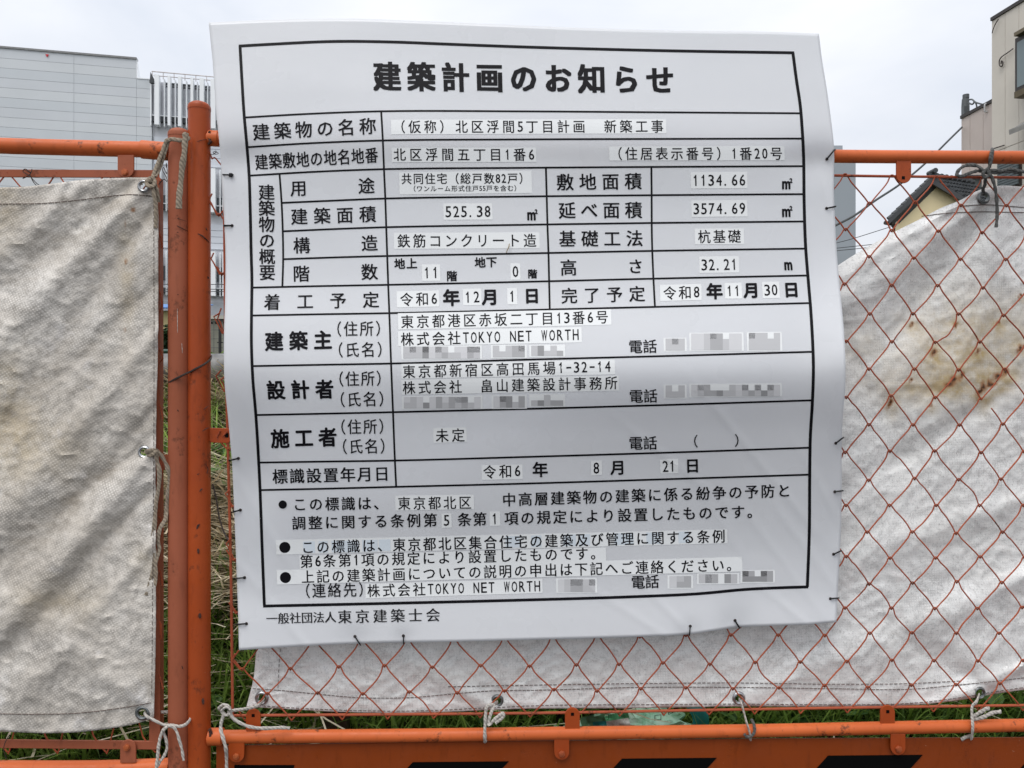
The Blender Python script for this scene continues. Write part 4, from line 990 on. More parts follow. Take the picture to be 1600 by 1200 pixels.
seam([(395, 1102), (440, 1105), (520, 1109), (640, 1111), (760, 1106), (860, 1102), (1000, 1101), (1150, 1100), (1300, 1101), (1420, 1099), (1500, 1090), (1560, 1080), (1600, 1074)], depthR, tr, 5, 2.5)
seam([(700, 1073), (860, 1070), (1000, 1068), (1150, 1067), (1300, 1069), (1420, 1068), (1500, 1064)], depthR, tr, 5, 2.5)
seam([(1440, 338), (1480, 333), (1530, 331), (1600, 332)], depthR, tr, 12, .5, .0006)
seam([(1500, 322), (1540, 320), (1600, 324)], depthR, tr, 12, .5, .0006)
seam([(438, 1014), (436, 1040), (434, 1080)], depthR, tr, 5, 3, .0004)
# eyelets
def eyelet(px, py, r_out, r_in, depth, parent, mat=EYE, tilt=0):
    off = depth(px, py); c = F(px, py, off + .0012); sc = c.y / FPX; m_ = MB()
    n = 36; U = FT; Vv = Vector((0, 0, 1)); prof = [(r_in, -.002), (r_in, .0010), ((r_in*1.6+r_out)/2.6, .0022), (r_out*.9, .0014), (r_out, -.0004)]
    vs = []
    for (r_, h_) in prof:
        for i in range(n):
            a = 2*math.pi*i/n; vs.append(c + U * (math.cos(a)*r_*sc) + Vv * (math.sin(a)*r_*sc) + FN * h_)
    fs = [(j*n+i, j*n+(i+1) % n, (j+1)*n+(i+1) % n, (j+1)*n+i) for j in range(len(prof)-1) for i in range(n)]
    m_.add(vs, fs); o_ = m_.build('eyelet', mat, parent)
dk = simple('dark_eyelet_metal', (.16, .17, .17), .4, .3, 100, metal=.8)
eyelet(225, 291, 10.5, 6, depthL, tl); eyelet(225.5, 706.5, 10.5, 6, depthL, tl); eyelet(222.8, 1114, 12, 6.5, depthL, tl, dk)
eyelet(409, 1090.5, 11, 6.5, depthR, tr); eyelet(777, 1095, 10, 6, depthR, tr, dk); eyelet(1154.5, 1091, 10.5, 6, depthR, tr); eyelet(1530.5, 1083, 10, 6, depthR, tr, dk); eyelet(1537, 309, 10.5, 5.5, depthR, tr, dk)

# ---------------------------------------------------------------- cords and tie wires
def cord(name, label, strands, mat, r=.0022, flat=.6, cat='cord', parts=None):
    first = strands[0][0]; t = thing(name, label, cat, F(first[0], first[1], first[2]))
    for st in strands:
        pts = catmull([F(*p) for p in st], 7); m_ = MB(); sd = random.random() * 9
        rf_ = (lambda tt, sd=sd: r * .84 * (1 + .34 * noise.noise(Vector((tt * 14, sd, 0)))))
        m_.tube(pts, rf_, 8, flat=flat, twist=.12); m_.build('strand', mat, t)
    return t
cord('cord', 'frayed brown cord tying the top eyelet of the grey tarpaulin to its post', [
    [(228, 290, .022), (236, 283, .026), (240, 272, .024), (247, 254, .022), (254, 236, .022), (259, 222, .024), (264, 218, .026)],
    [(258, 221, .024), (268, 217.5, .026), (280, 219, .027), (290, 219, .026), (295, 214, .018)],
    [(264, 218, .027), (262, 224, .022), (257, 240, .02), (250, 262, .018), (242, 276, .024)],
    [(288, 214, .027), (290, 209, .030), (291, 216, .031), (290, 232, .029), (285, 250, .028)]], ROPEB, .0036, .5)
bc = cord('cord', 'thick braided brown cord end hanging down the front of the faded post', [
    [(290, 208, .030), (289, 222, .031), (288, 240, .031), (285.5, 255, .030), (284, 268, .029), (282, 290, .028), (280, 308, .028), (279.5, 326, .028)]], ROPEB, .0050, .5)
cord('cord', 'pale knotted cord ends hanging below the top eyelet of the grey tarpaulin', [
    [(228, 286, .023), (234, 279, .028), (241, 281, .027), (240, 290, .029), (232, 290, .029), (229, 283, .027), (236, 282, .031)],
    [(238, 288, .027), (240, 300, .027), (243, 318, .025), (244, 340, .022), (243, 356, .02)],
    [(241, 286, .026), (245, 296, .025), (247, 308, .022), (248, 316, .02)]], ROPEB, .0034, .5)
cord('cord', 'pale brown tape cords dangling from middle eyelet of the grey tarpaulin', [
    [(227, 707, .018), (233, 704, .024), (240, 704, .024), (247, 706, .02), (256, 718, .016), (263, 735, .014), (265, 752, .012), (262, 775, .012), (260, 800, .012)],
    [(230, 711, .018), (238, 710, .024), (244, 706, .026), (245, 718, .022), (249, 736, .02), (248, 760, .018), (244, 785, .018), (243, 800, .018), (241, 825, .018), (238, 842, .018), (242, 862, .018), (240, 890, .018), (233, 916, .018), (228, 930, .018)],
    [(260, 800, .012), (258, 812, .014), (250, 826, .016), (247, 845, .016), (249, 860, .016), (243, 880, .018), (243, 905, .018), (238, 925, .018)]], ROPEB, .0034, .35)
cord('cord', 'white cord bow tying the bottom eyelet of grey tarpaulin round the faded post', [
    [(226, 1114, .010), (229, 1119, .022), (240, 1125, .024), (252, 1131, .024), (262, 1134, .024), (270, 1136, .024)],
    [(261, 1133, .024), (268, 1133, .025), (280, 1135, .026), (290, 1132, .024), (297, 1124, .014), (299, 1116, -.004)],
    [(245, 1113, -.002), (256, 1112.5, -.004), (268, 1112.5, -.006)],
    [(264, 1134, .026), (256, 1140, .026), (251, 1150, .025), (248, 1165, .025), (246, 1185, .025), (244, 1204, .025), (243, 1230, .025)],
    [(254, 1142, .022), (259, 1154, .022), (261, 1168, .022), (257, 1180, .022), (250, 1190, .023), (246, 1198, .024)],
    [(264, 1134, .028), (270, 1135, .030), (276, 1143, .030), (280, 1156, .030), (284, 1170, .030), (287, 1188, .030)]], ROPEW, .0026, .8)
cord('cord', 'knotted white cord at the bottom left corner of the white tarpaulin', [
    [(412, 1092, -.02), (405, 1101, .004), (396, 1105, .008), (380, 1108, .010), (366, 1110, .011), (356, 1113, .012)],
    [(345, 1110, .010), (343, 1106, .012), (350, 1101, .014), (358, 1105, .016), (360, 1113, .016), (353, 1117, .017), (347, 1111, .018), (353, 1105, .020), (360, 1109, .020)],
    [(350, 1116, .016), (346, 1128, .016), (345, 1140, .018), (349, 1155, .021), (353, 1170, .020), (354, 1186, .014), (354, 1210, .012), (355, 1240, .012)],
    [(359, 1112, .016), (364, 1122, .016), (376, 1130, .016), (392, 1136, .016), (412, 1138, .016), (440, 1137, .014), (453, 1138, .013)]], ROPEW, .0030, .7)
cord('cord', 'short white cord looped over the bottom rail, first from the left of the three', [
    [(777, 1097, -.02), (770, 1101, .002), (761, 1104, .008), (759, 1115, .010), (758, 1130, .012), (757.5, 1145, .0135), (758, 1157, .010), (759, 1160, -.004)],
    [(772, 1100, .0), (768, 1112, .006), (763, 1128, .008), (765, 1134, .010)], [(765, 1132, .006), (775, 1122, .008), (785, 1115, .006), (786, 1120, .006), (774, 1130, .008)]], ROPEW, .0030, .6)
cord('cord', 'white cord strap passing over the bottom rail below the third lower eyelet', [
    [(1155, 1093, -.02), (1158, 1098, .004), (1162, 1112, .008), (1166, 1127, .012), (1170, 1140, .0135), (1172, 1148, .012), (1172, 1155, .004)]], ROPEW, .0034, .5)
cord('cord', 'black cord wrapped under the bottom rail beside the white strap', [
    [(1174, 1124, .004), (1178, 1132, .011), (1179, 1142, .0125), (1175, 1149, .0135), (1167, 1151, .013), (1163, 1147, .013)]], ROPEK, .0026, .8)
cord('cord', 'white tape cord tied to the bottom rail at the right with splayed ends', [
    [(1530, 1085, -.02), (1526, 1096, .004), (1519, 1104, .008), (1519, 1120, .010), (1520, 1135, .0135), (1519, 1148, .010), (1518, 1155, .004)],
    [(1520, 1120, .006), (1530, 1114, .008), (1540, 1108, .01), (1546, 1107, .01)], [(1520, 1124, .004), (1535, 1121, .008), (1550, 1114, .01), (1564, 1112, .01)],
    [(1518, 1150, .0), (1508, 1152, .002), (1502, 1156, .002)]], ROPEW, .0036, .45)
cord('cord', 'dark grey cord knotted round the top rail at the right, with long loops', [
    [(1546, 262, .004), (1547, 250, .013), (1549, 238, .013), (1551, 233, .004), (1551, 236, .013), (1550, 246, .014), (1547, 258, .012), (1541, 270, .008)],
    [(1541, 270, .01), (1536, 266, .012), (1526, 259, .010), (1512, 258, .010), (1502, 262, .010), (1496, 269, .010), (1495, 275, .010)],
    [(1540, 269, .008), (1528, 267, .008), (1514, 271, .008), (1504, 275, .008), (1497, 275, .008)],
    [(1541, 269, .008), (1552, 266, .010), (1565, 267, .010), (1578, 264, .010), (1592, 267, .010), (1612, 271, .010)],
    [(1542, 270, .008), (1556, 270, .008), (1575, 268, .008), (1596, 270, .008)],
    [(1543, 270, .012), (1549, 276, .012), (1554, 290, .010), (1557, 310, .006), (1558, 335, .002), (1556.5, 355, .002)],
    [(1543, 264, .012), (1536, 270, .013), (1539, 277, .013), (1546, 272, .014), (1541, 265, .013)],
    [(1540, 274, .006), (1539, 288, .000), (1536, 296, -.006), (1538, 304, -.012)]], ROPEK, .0030, .8)
def twist(label, strands, r=.0006, name='tie_wire'):
    first = strands[0][0]; m_ = MB()
    for st in strands: m_.tube(catmull([F(*p) for p in st], 6), r, 5)
    o_ = m_.build(name, DARKW); o_['label'] = label; o_['category'] = 'wire'; return o_
twist('dark twisted wire round the flat bar at the top left', [[(38, 265, .006), (48, 270, .006), (40, 264, .008), (36, 268, .006), (46, 275, .006), (58, 287, .006), (66, 292, .005)], [(50, 264, .005), (47, 272, .006), (36, 279, .005), (38, 276, .006)], [(46, 272, .007), (52, 284, .006), (58, 291, .005)]])
twist('thin bent wire poking out between the grey tarpaulin and the faded post', [[(260, 262, .0), (260, 255, .004), (261, 272, .003), (256, 262, .003), (254, 266, .003), (260, 277, .003), (261, 284, .003), (256, 280, .003), (248, 288, .003)]])
twist('small curl of wire just right of the bright orange post', [[(328, 241, .004), (334, 241, .004), (338, 236, .004), (333, 238, .005), (336, 241, .005), (341, 240, .004), (339, 238, .004), (334, 240, .004)]], .0005)
twist('dark wire wrapped diagonally round both orange posts', [[(264, 594, -.006), (264.5, 597, .010), (272, 593, .0158), (281, 588.5, .0175), (291, 583.5, .0170), (297, 581, .0158), (304, 577, .0172), (312, 573, .0178), (322, 567, .0150), (329, 561, .006), (330, 556, -.006)]], .0016, 'binding_wire')
twist('thin loose wire hanging under the grey tarpaulin hem at far left', [[(15, 1148, .004), (8, 1160, .008), (6, 1172, .008), (10, 1186, .006)]], .0006)
twist('brown bent wire stem behind the notice edge, low on the left', [[(332, 756, -.01), (338, 780, -.01), (343, 810, -.01), (352, 836, -.008), (362, 848, -.004)]], .0012)

# ---------------------------------------------------------------- the notice sheet
NK = [(20, -.0060), (90, .0040), (150, .0140), (217, .0225), (260, .0200), (330, .0185), (430, .0245), (530, .0440), (585, .0490), (680, .0340), (760, .0185), (850, .0065), (925, .0050), (975, .0105), (1020, .0155)]
def depthN(x, y):
    d = smooth_interp(y, [k[0] for k in NK], [k[1] for k in NK])
    # below the rail the middle of the sheet rests nearer the mesh than its free edges
    d += .011 * gs(x, y, 1020, 575, 330, 75) + .016 * gs(x, y, 1330, 560, 55, 120) - .004 * gs(x, y, 1230, 690, 70, 90)
    d += .006 * gs(x, y, 360, 470, 60, 190) - .005 * gs(x, y, 385, 250, 45, 34) - .005 * gs(x, y, 1275, 255, 50, 30)
    d -= .005 * gs(x, y, 400, 740, 40, 60) - .004 * gs(x, y, 700, 800, 260, 90)
    d += .0035 * noise.noise(Vector((x * .0045, y * .0055, 3)))
    d -= .006 * gs(x, y, 1150, 985, 30, 34) + .003 * gs(x, y, 1078, 992, 18, 20) + .0035 * gs(x, y, 556, 1003, 26, 24) + .003 * gs(x, y, 630, 1000, 16, 16)
    for (x0, y0, x1, y1, a) in CREASE: d += a * ridge(x, y, x0, y0, x1, y1, 5.5, False)
    if x > 1290: d += .0007 * math.sin(y * .06) * (x - 1290) / 30
    return max(d, .0045) if y > 235 else d
CREASE = [(368, 745, 432, 850, .0010), (372, 880, 470, 1000, .0008), (1120, 640, 1250, 800, .0009), (1010, 690, 1080, 745, .0007), (1270, 740, 1320, 830, .0009), (1240, 830, 1300, 910, .0008), (940, 930, 1080, 1020, .0006), (1230, 950, 1260, 975, .0008), (385, 640, 420, 720, .0006), (1130, 820, 1160, 870, .0006),
          (1285, 290, 1302, 340, .0008), (352, 285, 345, 250, .0012), (1030, 940, 1078, 990, .0009), (1180, 820, 1262, 930, .0007)]
S_top = [(326, 35), (400, 31.5), (480, 29.3), (560, 29.2), (640, 32), (760, 37), (900, 43), (1080, 48), (1200, 49.5), (1279.5, 52.5)]
S_bot = [(373.3, 1016), (450, 1011), (540, 1006.5), (600, 1004.5), (700, 1003), (820, 1000), (920, 997.5), (1000, 995), (1078, 991), (1120, 985), (1154, 980), (1200, 978), (1260, 976), (1307, 972)]
S_l = [(326, 35), (332.5, 100), (337.5, 175), (344, 237), (346.5, 290), (350.5, 350), (352.3, 400), (351.5, 470), (349.7, 540), (351, 600), (356, 650), (362.5, 725), (366, 800), (369.5, 890), (372.5, 975), (373.3, 1016)]
S_r = [(1279.5, 52.5), (1284, 90), (1292, 140), (1298.5, 187), (1303, 228), (1303.3, 300), (1307, 385), (1310.5, 430), (1315, 475), (1319, 520), (1321, 565), (1320.5, 610), (1317, 650), (1315.3, 690), (1315.2, 760), (1314, 830), (1311.5, 880), (1309, 925), (1307, 972)]
b = MB(); nu, nv = 196, 196
pts = []
for j in range(nv + 1):
    v = j / nv; L, R = poly_curve(S_l, v), poly_curve(S_r, v)
    for i in range(nu + 1):
        u = i / nu; T_, B_ = poly_curve(S_top, u), poly_curve(S_bot, u)
        q = [(1-u)*L[k] + u*R[k] + (1-v)*T_[k] + v*B_[k] - ((1-u)*(1-v)*S_top[0][k] + u*(1-v)*S_top[-1][k] + (1-u)*v*S_bot[0][k] + u*v*S_bot[-1][k]) for k in (0, 1)]
        pts.append(q)
vs = [F(x, y, depthN(x, y)) for x, y in pts]
c = F(830, 1016, .012)
ns_ = thing('notice_sheet', 'large white construction notice sheet with black Japanese text, tied to the orange fence', 'notice', c)
b.add(vs, [(j*(nu+1)+i, (j+1)*(nu+1)+i, (j+1)*(nu+1)+i+1, j*(nu+1)+i+1) for j in range(nv) for i in range(nu)])
sheet = b.build('sheet', VINYL, ns_)
md = sheet.modifiers.new('solid', 'SOLIDIFY'); md.thickness = .0006; md.offset = -1
PLIFT, SLIFT, TLIFT = .00025, .00030, .00055
def NP(x, y, lift): return F(x, y, depthN(x, y) + lift)
def stroke(pts, w, name, parent, lift=PLIFT):
    """ruled line through pixel points, width w px"""
    L = sum(math.hypot(b_[0]-a[0], b_[1]-a[1]) for a, b_ in zip(pts[:-1], pts[1:])); n = max(2, int(L / 7)); m_ = MB(); vs = []
    P_ = [poly_curve(pts, i / n) for i in range(n + 1)]
    for i, p in enumerate(P_):
        a, c = P_[max(0, i-1)], P_[min(n, i+1)]; l = math.hypot(c[0]-a[0], c[1]-a[1]); nx, ny = -(c[1]-a[1])/l, (c[0]-a[0])/l
        for k in (-1, 1): vs.append(NP(p[0] + nx*k*w/2, p[1] + ny*k*w/2, lift))
    m_.add(vs, [(2*i, 2*i+1, 2*i+3, 2*i+2) for i in range(n)]); return m_.build(name, INK, parent, smooth=False)
BL = [(375, 72), (378, 125), (381.3, 178), (385.5, 225), (389.2, 274), (391, 330), (392.3, 390), (393.6, 440), (393, 490), (392.8, 536), (395, 592), (399.7, 648), (404.2, 722), (406.3, 766), (409.4, 852), (413, 946)]
BRt = [(1239, 83), (1244.5, 125), (1250.3, 164), (1253.3, 200), (1255.5, 240), (1256.6, 322), (1258.8, 385), (1263.5, 445), (1267, 487), (1270, 540), (1271, 576), (1269.3, 630), (1266.3, 680), (1265.2, 741), (1264.6, 830), (1261.5, 917)]
stroke([(373, 72), (420, 69.3), (519, 64.8), (609, 65.5), (700, 69), (820, 73.4), (1030, 79), (1241, 82.5)], 4.6, 'border_line', ns_)
stroke([(411, 947), (595, 943), (820, 937.5), (1000, 932), (1090, 927.8), (1165, 921), (1215, 918.5), (1263, 917)], 4.6, 'border_line', ns_)
stroke(BL, 4.6, 'border_line', ns_, PLIFT + .00004); stroke(BRt, 4.8, 'border_line', ns_, PLIFT + .00004)
HL = [[(382, 183.6), (480, 178), (595, 173.9), (820, 174), (1040, 175.5), (1251, 177)],
      [(386, 230), (480, 224), (598, 219.5), (820, 217.8), (1040, 217), (1254, 216.5)],
      [(390, 274.4), (490, 268.5), (600, 264.3), (820, 262.2), (1018, 260.8), (1256, 259.6)],
      [(439.7, 317), (520, 313.5), (602, 310.2), (820, 307), (1018, 305), (1257, 303.3)],
      [(441.5, 361.4), (520, 358), (603.4, 355), (820, 351.2), (1018, 348.4), (1257.5, 346)],
      [(442.5, 405), (520, 402.3), (604, 400), (820, 396), (1018.6, 392), (1259, 388.4)],
      [(394, 449.4), (500, 447), (606, 445), (820, 440.3), (1021, 435.4), (1263, 430.4)],
      [(393, 493), (500, 491), (607.6, 489.3), (820, 484.5), (1023.4, 479.5), (1266, 473.5)],
      [(394, 572), (500, 570), (611, 568), (820, 562), (1050, 556), (1270, 549.6)],
      [(399.5, 648.5), (500, 646.5), (614, 644), (820, 639), (1050, 632.5), (1269, 625.5)],
      [(404.5, 722.8), (500, 721.3), (617.5, 719.6), (820, 714), (1050, 707), (1266, 699.5)],
      [(406.5, 765.8), (500, 763.8), (619, 760.7), (820, 755.6), (1050, 748.5), (1265, 741.6)]]
for l in HL: stroke(l, 3.0, 'ruled_line', ns_)
for l in ([(595.6, 174), (598.2, 220), (600, 265), (602, 310), (603.5, 355), (605.2, 405), (606.6, 446), (608.3, 489), (611, 567), (614, 643), (617, 719), (619, 760.5)],
          [(436.8, 272), (440, 317), (441.8, 361), (442.4, 405), (441.2, 447.5)],
          [(853, 262), (854.2, 306), (855.4, 350.5), (857, 396), (858, 439), (859, 483.5)],
          [(1017.8, 260.8), (1018.2, 305), (1018.6, 370), (1020.5, 425), (1023.4, 479.5)]): stroke(l, 3.0, 'ruled_line', ns_, PLIFT + .00002)

# --- lettering
_gc = {}
def glyph(ch):
    if ch in _gc: return _gc[ch]
    cu = bpy.data.curves.new('g', 'FONT'); cu.body = ch; cu.size = 1; cu.resolution_u = 2
    ob = bpy.data.objects.new('g', cu); COL.objects.link(ob); dg_ = bpy.context.evaluated_depsgraph_get(); dg_.update()
    me_ = bpy.data.meshes.new_from_object(ob.evaluated_get(dg_))
    V_ = [(v.co.x, v.co.y) for v in me_.vertices]; F_ = [tuple(p.vertices) for p in me_.polygons]
    bpy.data.meshes.remove(me_); bpy.data.objects.remove(ob); bpy.data.curves.remove(cu)
    if ch == '1': V_ = [(.22, 0), (.30, 0), (.30, .69), (.245, .69), (.22, .62), (.12, .545), (.12, .485), (.22, .53)]; F_ = [(0, 1, 2, 3, 4, 7), (4, 5, 6, 7)]
    if ch.isascii() and ch != ' ':
        xs_ = [v[0] for v in V_]; w_ = max(xs_) - min(xs_); cx = (max(xs_) + min(xs_)) / 2
        if ch in '1.': k = 1.0; sh = .0
        elif ch == '-': k = .36 / w_
        else: k = (.40 if ch in '0235468979' else .42) / w_
        sh = -.12 if ch == '.' else 0
        if ch == '1': cx = .25
        V_ = [((x - cx) * k + sh, y * 1.08 - .37) for x, y in V_]
        if ch == '-': V_ = [(x, y + .12) for x, y in V_]
    else:
        V_ = [(x - .5, y - .38) for x, y in V_]
    _gc[ch] = (V_, F_); return _gc[ch]
def loose_text(s_, pts_, em, Y, parent, mat):
    for c, (cx, cy) in zip(s_, pts_):
        V_, F_ = glyph(c); m_ = MB()
        m_.add([W(cx + gx*em, cy - gy*em*.8 - gx*em*.12, Y) for gx, gy in V_], F_); m_.build('printed_mark', mat, parent, smooth=False)
loose_text('手高', ((951, 1120), (972, 1118)), 12, 1.323, BAGFLAP, simple('dark_green_print', (.01, .03, .015), .6))
loose_text('口レ', ((1028, 1121), (1048, 1112)), 14, 1.322, BAGFLAP, simple('dark_green_print', (.02, .05, .04), .6))
def lean(x, y):
    """dx/dy of the sheet's own vertical direction at this place"""
    def sl(c):
        return (smooth_interp(y + 12, [p[1] for p in c], [p[0] for p in c]) - smooth_interp(y - 12, [p[1] for p in c], [p[0] for p in c])) / 24
    t = (x - 390) / 870; a, m__, r_ = sl(BL), .028 * (1 - .2 * t), sl(BRt)
    return a + (m__ - a) * min(1, t / .25) if t < .25 else (m__ if t < .8 else m__ + (r_ - m__) * (t - .8) / .2)
def unit(c): return .5 if (c.isascii()) else 1.0
def text(s, x0, y0, x1, y1, em, parent, weight=.35, xs=1.0, lift=TLIFT, name='lettering', mat=None, dirs=None, vertical=False):
    """characters with first centre (x0,y0), last centre (x1,y1)"""
    pos = [0.0]
    for a, c in zip(s[:-1], s[1:]): pos.append(pos[-1] + (1 if vertical else (unit(a) + unit(c)) / 2))
    L = pos[-1] or 1; m_ = MB(); dx, dy = x1 - x0, y1 - y0
    ang = 0 if vertical or len(s) == 1 else math.atan2(dy, dx)
    if len(s) == 1: ang = SLOPE(x0, y0)
    if dirs is None:
        w = weight
        if w <= .01: dirs = [(0, 0)]
        elif w > 1.5: dirs = [(a * w, c * w * .62) for a in (-1, -.35, .35, 1) for c in (-1, 1)]
        elif w < .5: dirs = [(w, w*.6), (-w, -w*.6), (w, -w*.6), (-w, w*.6)]
        else: dirs = [(w*math.cos(a), w*math.sin(a)) for a in [k*math.pi/4 for k in range(8)]] + [(0, 0)]
    for c, p in zip(s, pos):
        if c in ' 　': continue
        cx, cy = x0 + dx * p / L, y0 + dy * p / L; V_, F_ = glyph(c); ln = lean(cx, cy)
        for k, (ox, oy) in enumerate(dirs):
            vs = []
            for gx, gy in V_:
                X, Y_ = gx * em * xs + ox, -gy * em + oy
                px, py = cx + X + Y_ * ln, cy + Y_ + X * math.tan(ang)
                vs.append(NP(px, py, lift + k * .000004))
            m_.add(vs, F_)
    return m_.build(name, mat or INK, parent, smooth=False, **({'kind': 'stuff'} if s in ('条第', '11', '令和6') or name == 'show_through_print' else {}))
def SLOPE(x, y):
    return interp(y, [70, 180, 400, 600, 950], [-.000, -.004, -.016, -.024, -.028]) if x > 600 else interp(y, [170, 260, 420, 760], [-.055, -.045, -.025, -.015])
def strip(x0, x1, yl0, yl1, yr0, yr1, parent=None, name='label_strip', mat=None, lift=SLIFT):
    n = max(2, int((x1 - x0) / 8)); m_ = MB()
    m_.grid(lambda u, v: NP(x0 + (x1-x0)*u + lean(x0, yl0) * (yl1-yl0) * (v-.5), (yl0+(yr0-yl0)*u)*(1-v) + (yl1+(yr1-yl1)*u)*v, lift), n, 4)
    return m_.build(name, mat or STRIP, parent or ns_, smooth=False)
def tag_text(s, x0, y0, x1, y1, em, rect=None, pad=5, **k):
    """label tape with its own lettering"""
    u0, u1 = unit(s[0]), unit(s[-1]); 
    if rect is None:
        h = em * .56; ex = em * .5 + 2; sl_ = (y1 - y0) / max(1, x1 - x0)
        xa, xb = x0 - ex * u0 * 1.15, x1 + ex * u1 * 1.15
        rect = (xa, xb, y0 - h, y0 + h, y1 - h, y1 + h)
    st = strip(*rect); text(s, x0, y0, x1, y1, em, st, weight=k.get('weight', .2), xs=k.get('xs', .93), lift=TLIFT); return st
N = ns_
HV = 1.55
text('建築計画のお知らせ', 604.8, 119.2, 1031.5, 124.6, 47.5, N, weight=1.75, xs=.93)
text('建築物の名称', 408, 206, 574.5, 197, 27.5, N, weight=.42)
tag_text('（仮称）北区浮間5丁目計画　新築工事', 623.4, 198, 1027, 197.3, 21.5, rect=(611, 1041, 187, 210, 186, 208.5))
text('建築敷地の地名地番', 408.5, 253, 580.4, 242.6, 26, N, weight=.34, xs=.80)
tag_text('北区浮間五丁目1番6', 624.5, 241.4, 830.5, 241.4, 21.5, rect=(612, 838, 231, 253.6, 230.5, 253))
tag_text('（住居表示番号）1番20号', 962.5, 240, 1213, 239.8, 21.5, rect=(952, 1226, 229, 251, 228, 250.5))
text('建築物の概要', 416.4, 300.4, 417.6, 425.5, 26, N, weight=.38, vertical=True)
text('用', 466.5, 294, 466.5, 294, 26.5, N, weight=.38); text('途', 572.5, 290, 572.5, 290, 26.5, N, weight=.38)
st = strip(624, 831, 269.5, 304, 266.5, 301.5); text('共同住宅（総戸数82戸）', 635.2, 279.2, 819.5, 278.6, 18.3, st, weight=.2, xs=.92); text('（ワンルーム形式住戸55戸を含む）', 644.6, 294.8, 808.4, 294, 10.2, st, weight=.12)
text('敷地面積', 883, 284.5, 989.5, 283, 27.5, N, weight=.42); tag_text('1134.66', 1087, 281.8, 1160, 281.2, 23)
text('建築面積', 467.6, 338.3, 574.5, 334.7, 27, N, weight=.4); tag_text('525.38', 700.5, 330.7, 761.8, 330.2, 23)
text('延べ面積', 886, 328.6, 990, 328, 27.5, N, weight=.42); tag_text('3574.69', 1088, 326.2, 1160, 325.4, 23)
def sqm(x, y):
    text('m', x, y, x, y, 24, N, weight=.8, xs=1.15); text('2', x + 7.5, y - 4.2, x + 7.5, y - 4.2, 9, N, weight=.5)
sqm(1228.5, 286.3); sqm(830.3, 334.8); sqm(1228.5, 329.6)
text('構', 471.3, 383.3, 471.3, 383.3, 27, N, weight=.4); text('造', 577.3, 379.7, 577.3, 379.7, 26.5, N, weight=.4)
tag_text('鉄筋コンクリート造', 630.7, 376.4, 828, 375.4, 22.5)
text('基礎工法', 886.6, 373, 991.6, 372.3, 27, N, weight=.42); tag_text('杭基礎', 1100.5, 369.6, 1147.6, 369.2, 22)
text('階', 470.7, 427.5, 470.7, 427.5, 27, N, weight=.4); text('数', 577.3, 424.7, 577.3, 424.7, 27, N, weight=.4)
text('地上', 624.5, 412, 643.4, 411.5, 17.5, N, weight=.5); tag_text('11', 667, 426.2, 680.2, 425.8, 23); text('階', 706, 431.2, 706, 431.2, 17, N, weight=.5)
text('地下', 750.2, 410, 768, 409.3, 17.5, N, weight=.5); tag_text('0', 805.4, 424.2, 805.4, 424.2, 23); text('階', 832, 427.8, 832, 427.8, 15, N, weight=.5)
text('高', 888.4, 418, 888.4, 418, 27, N, weight=.4); text('さ', 993, 416, 993, 416, 25, N, weight=.4); tag_text('32.21', 1100.5, 413.8, 1147, 413, 23); text('m', 1231.6, 412.8, 1231.6, 412.8, 24, N, weight=.8, xs=1.1)
for k_, c_ in enumerate('着工予定'): text(c_, 425.4 + 51.4*k_, 472 - 1.23*k_, 425.4 + 51.4*k_, 472 - 1.23*k_, 26.5, N, weight=.4)
tag_text('令和6', 635.2, 467.8, 678.5, 466.4, 22.5); text('年', 705.2, 465, 705.2, 465, 27, N, weight=1.05); tag_text('12', 731, 464.3, 744.6, 463.8, 23); text('月', 765.7, 464, 765.7, 464, 26, N, weight=1.05); tag_text('1', 800.3, 462.9, 800.3, 462.9, 23); text('日', 831, 462, 831, 462, 25, N, weight=1.05)
text('完了予定', 889.6, 462, 995.5, 459, 26, N, weight=.4)
tag_text('令和8', 1046.5, 457.8, 1088.5, 456.2, 22.5); text('年', 1116.4, 455, 1116.4, 455, 26, N, weight=1.05); tag_text('11', 1140, 454.4, 1151.8, 454.2, 22); text('月', 1174, 453.4, 1174, 453.4, 25, N, weight=1.05); tag_text('30', 1198.8, 453.2, 1210.3, 452.8, 23); text('日', 1236.4, 452.5, 1236.4, 452.5, 25, N, weight=1.05)
for (ttl, xa, ya, xb, yb, p1, p2) in (('建築主', 428.2, 533.4, 504.4, 531.2, (522.7, 514, 598, 513), (525, 546.8, 600.5, 545.8)), ('設計者', 431, 609.4, 507, 608, (526, 592.3, 599, 590.8), (528, 624.5, 603, 623)), ('施工者', 437.5, 685.3, 512, 683, (529, 667.3, 603, 666), (531.5, 698, 605, 696.8))):
    text(ttl, xa, ya, xb, yb, 31, N, weight=.95, xs=.95); text('（住所）', *p1, 25, N, weight=.2, xs=.9); text('（氏名）', *p2, 25, N, weight=.2, xs=.9)
tag_text('東京都港区赤坂二丁目13番6号', 636.3, 502.6, 940.6, 495.3, 22, rect=(622, 955, 489.5, 515, 483, 507.5))
tag_text('株式会社TOKYO NET WORTH', 636.3, 530, 899.5, 522.8, 22.5, rect=(622, 909, 517.5, 541, 511, 535))
tag_text('東京都新宿区高田馬場1-32-14', 639, 580.6, 949.6, 572.6, 22, rect=(627, 961, 569, 592, 561.5, 585))
st = strip(627, 967, 593.5, 617, 586.5, 610.5); text('株式会社', 639, 605.9, 711.9, 604.1, 22, st, weight=.2, xs=.93); text('畠山建築設計事務所', 760.5, 602.9, 955, 598.2, 22, st, weight=.2, xs=.93)
rq = random.Random(11)
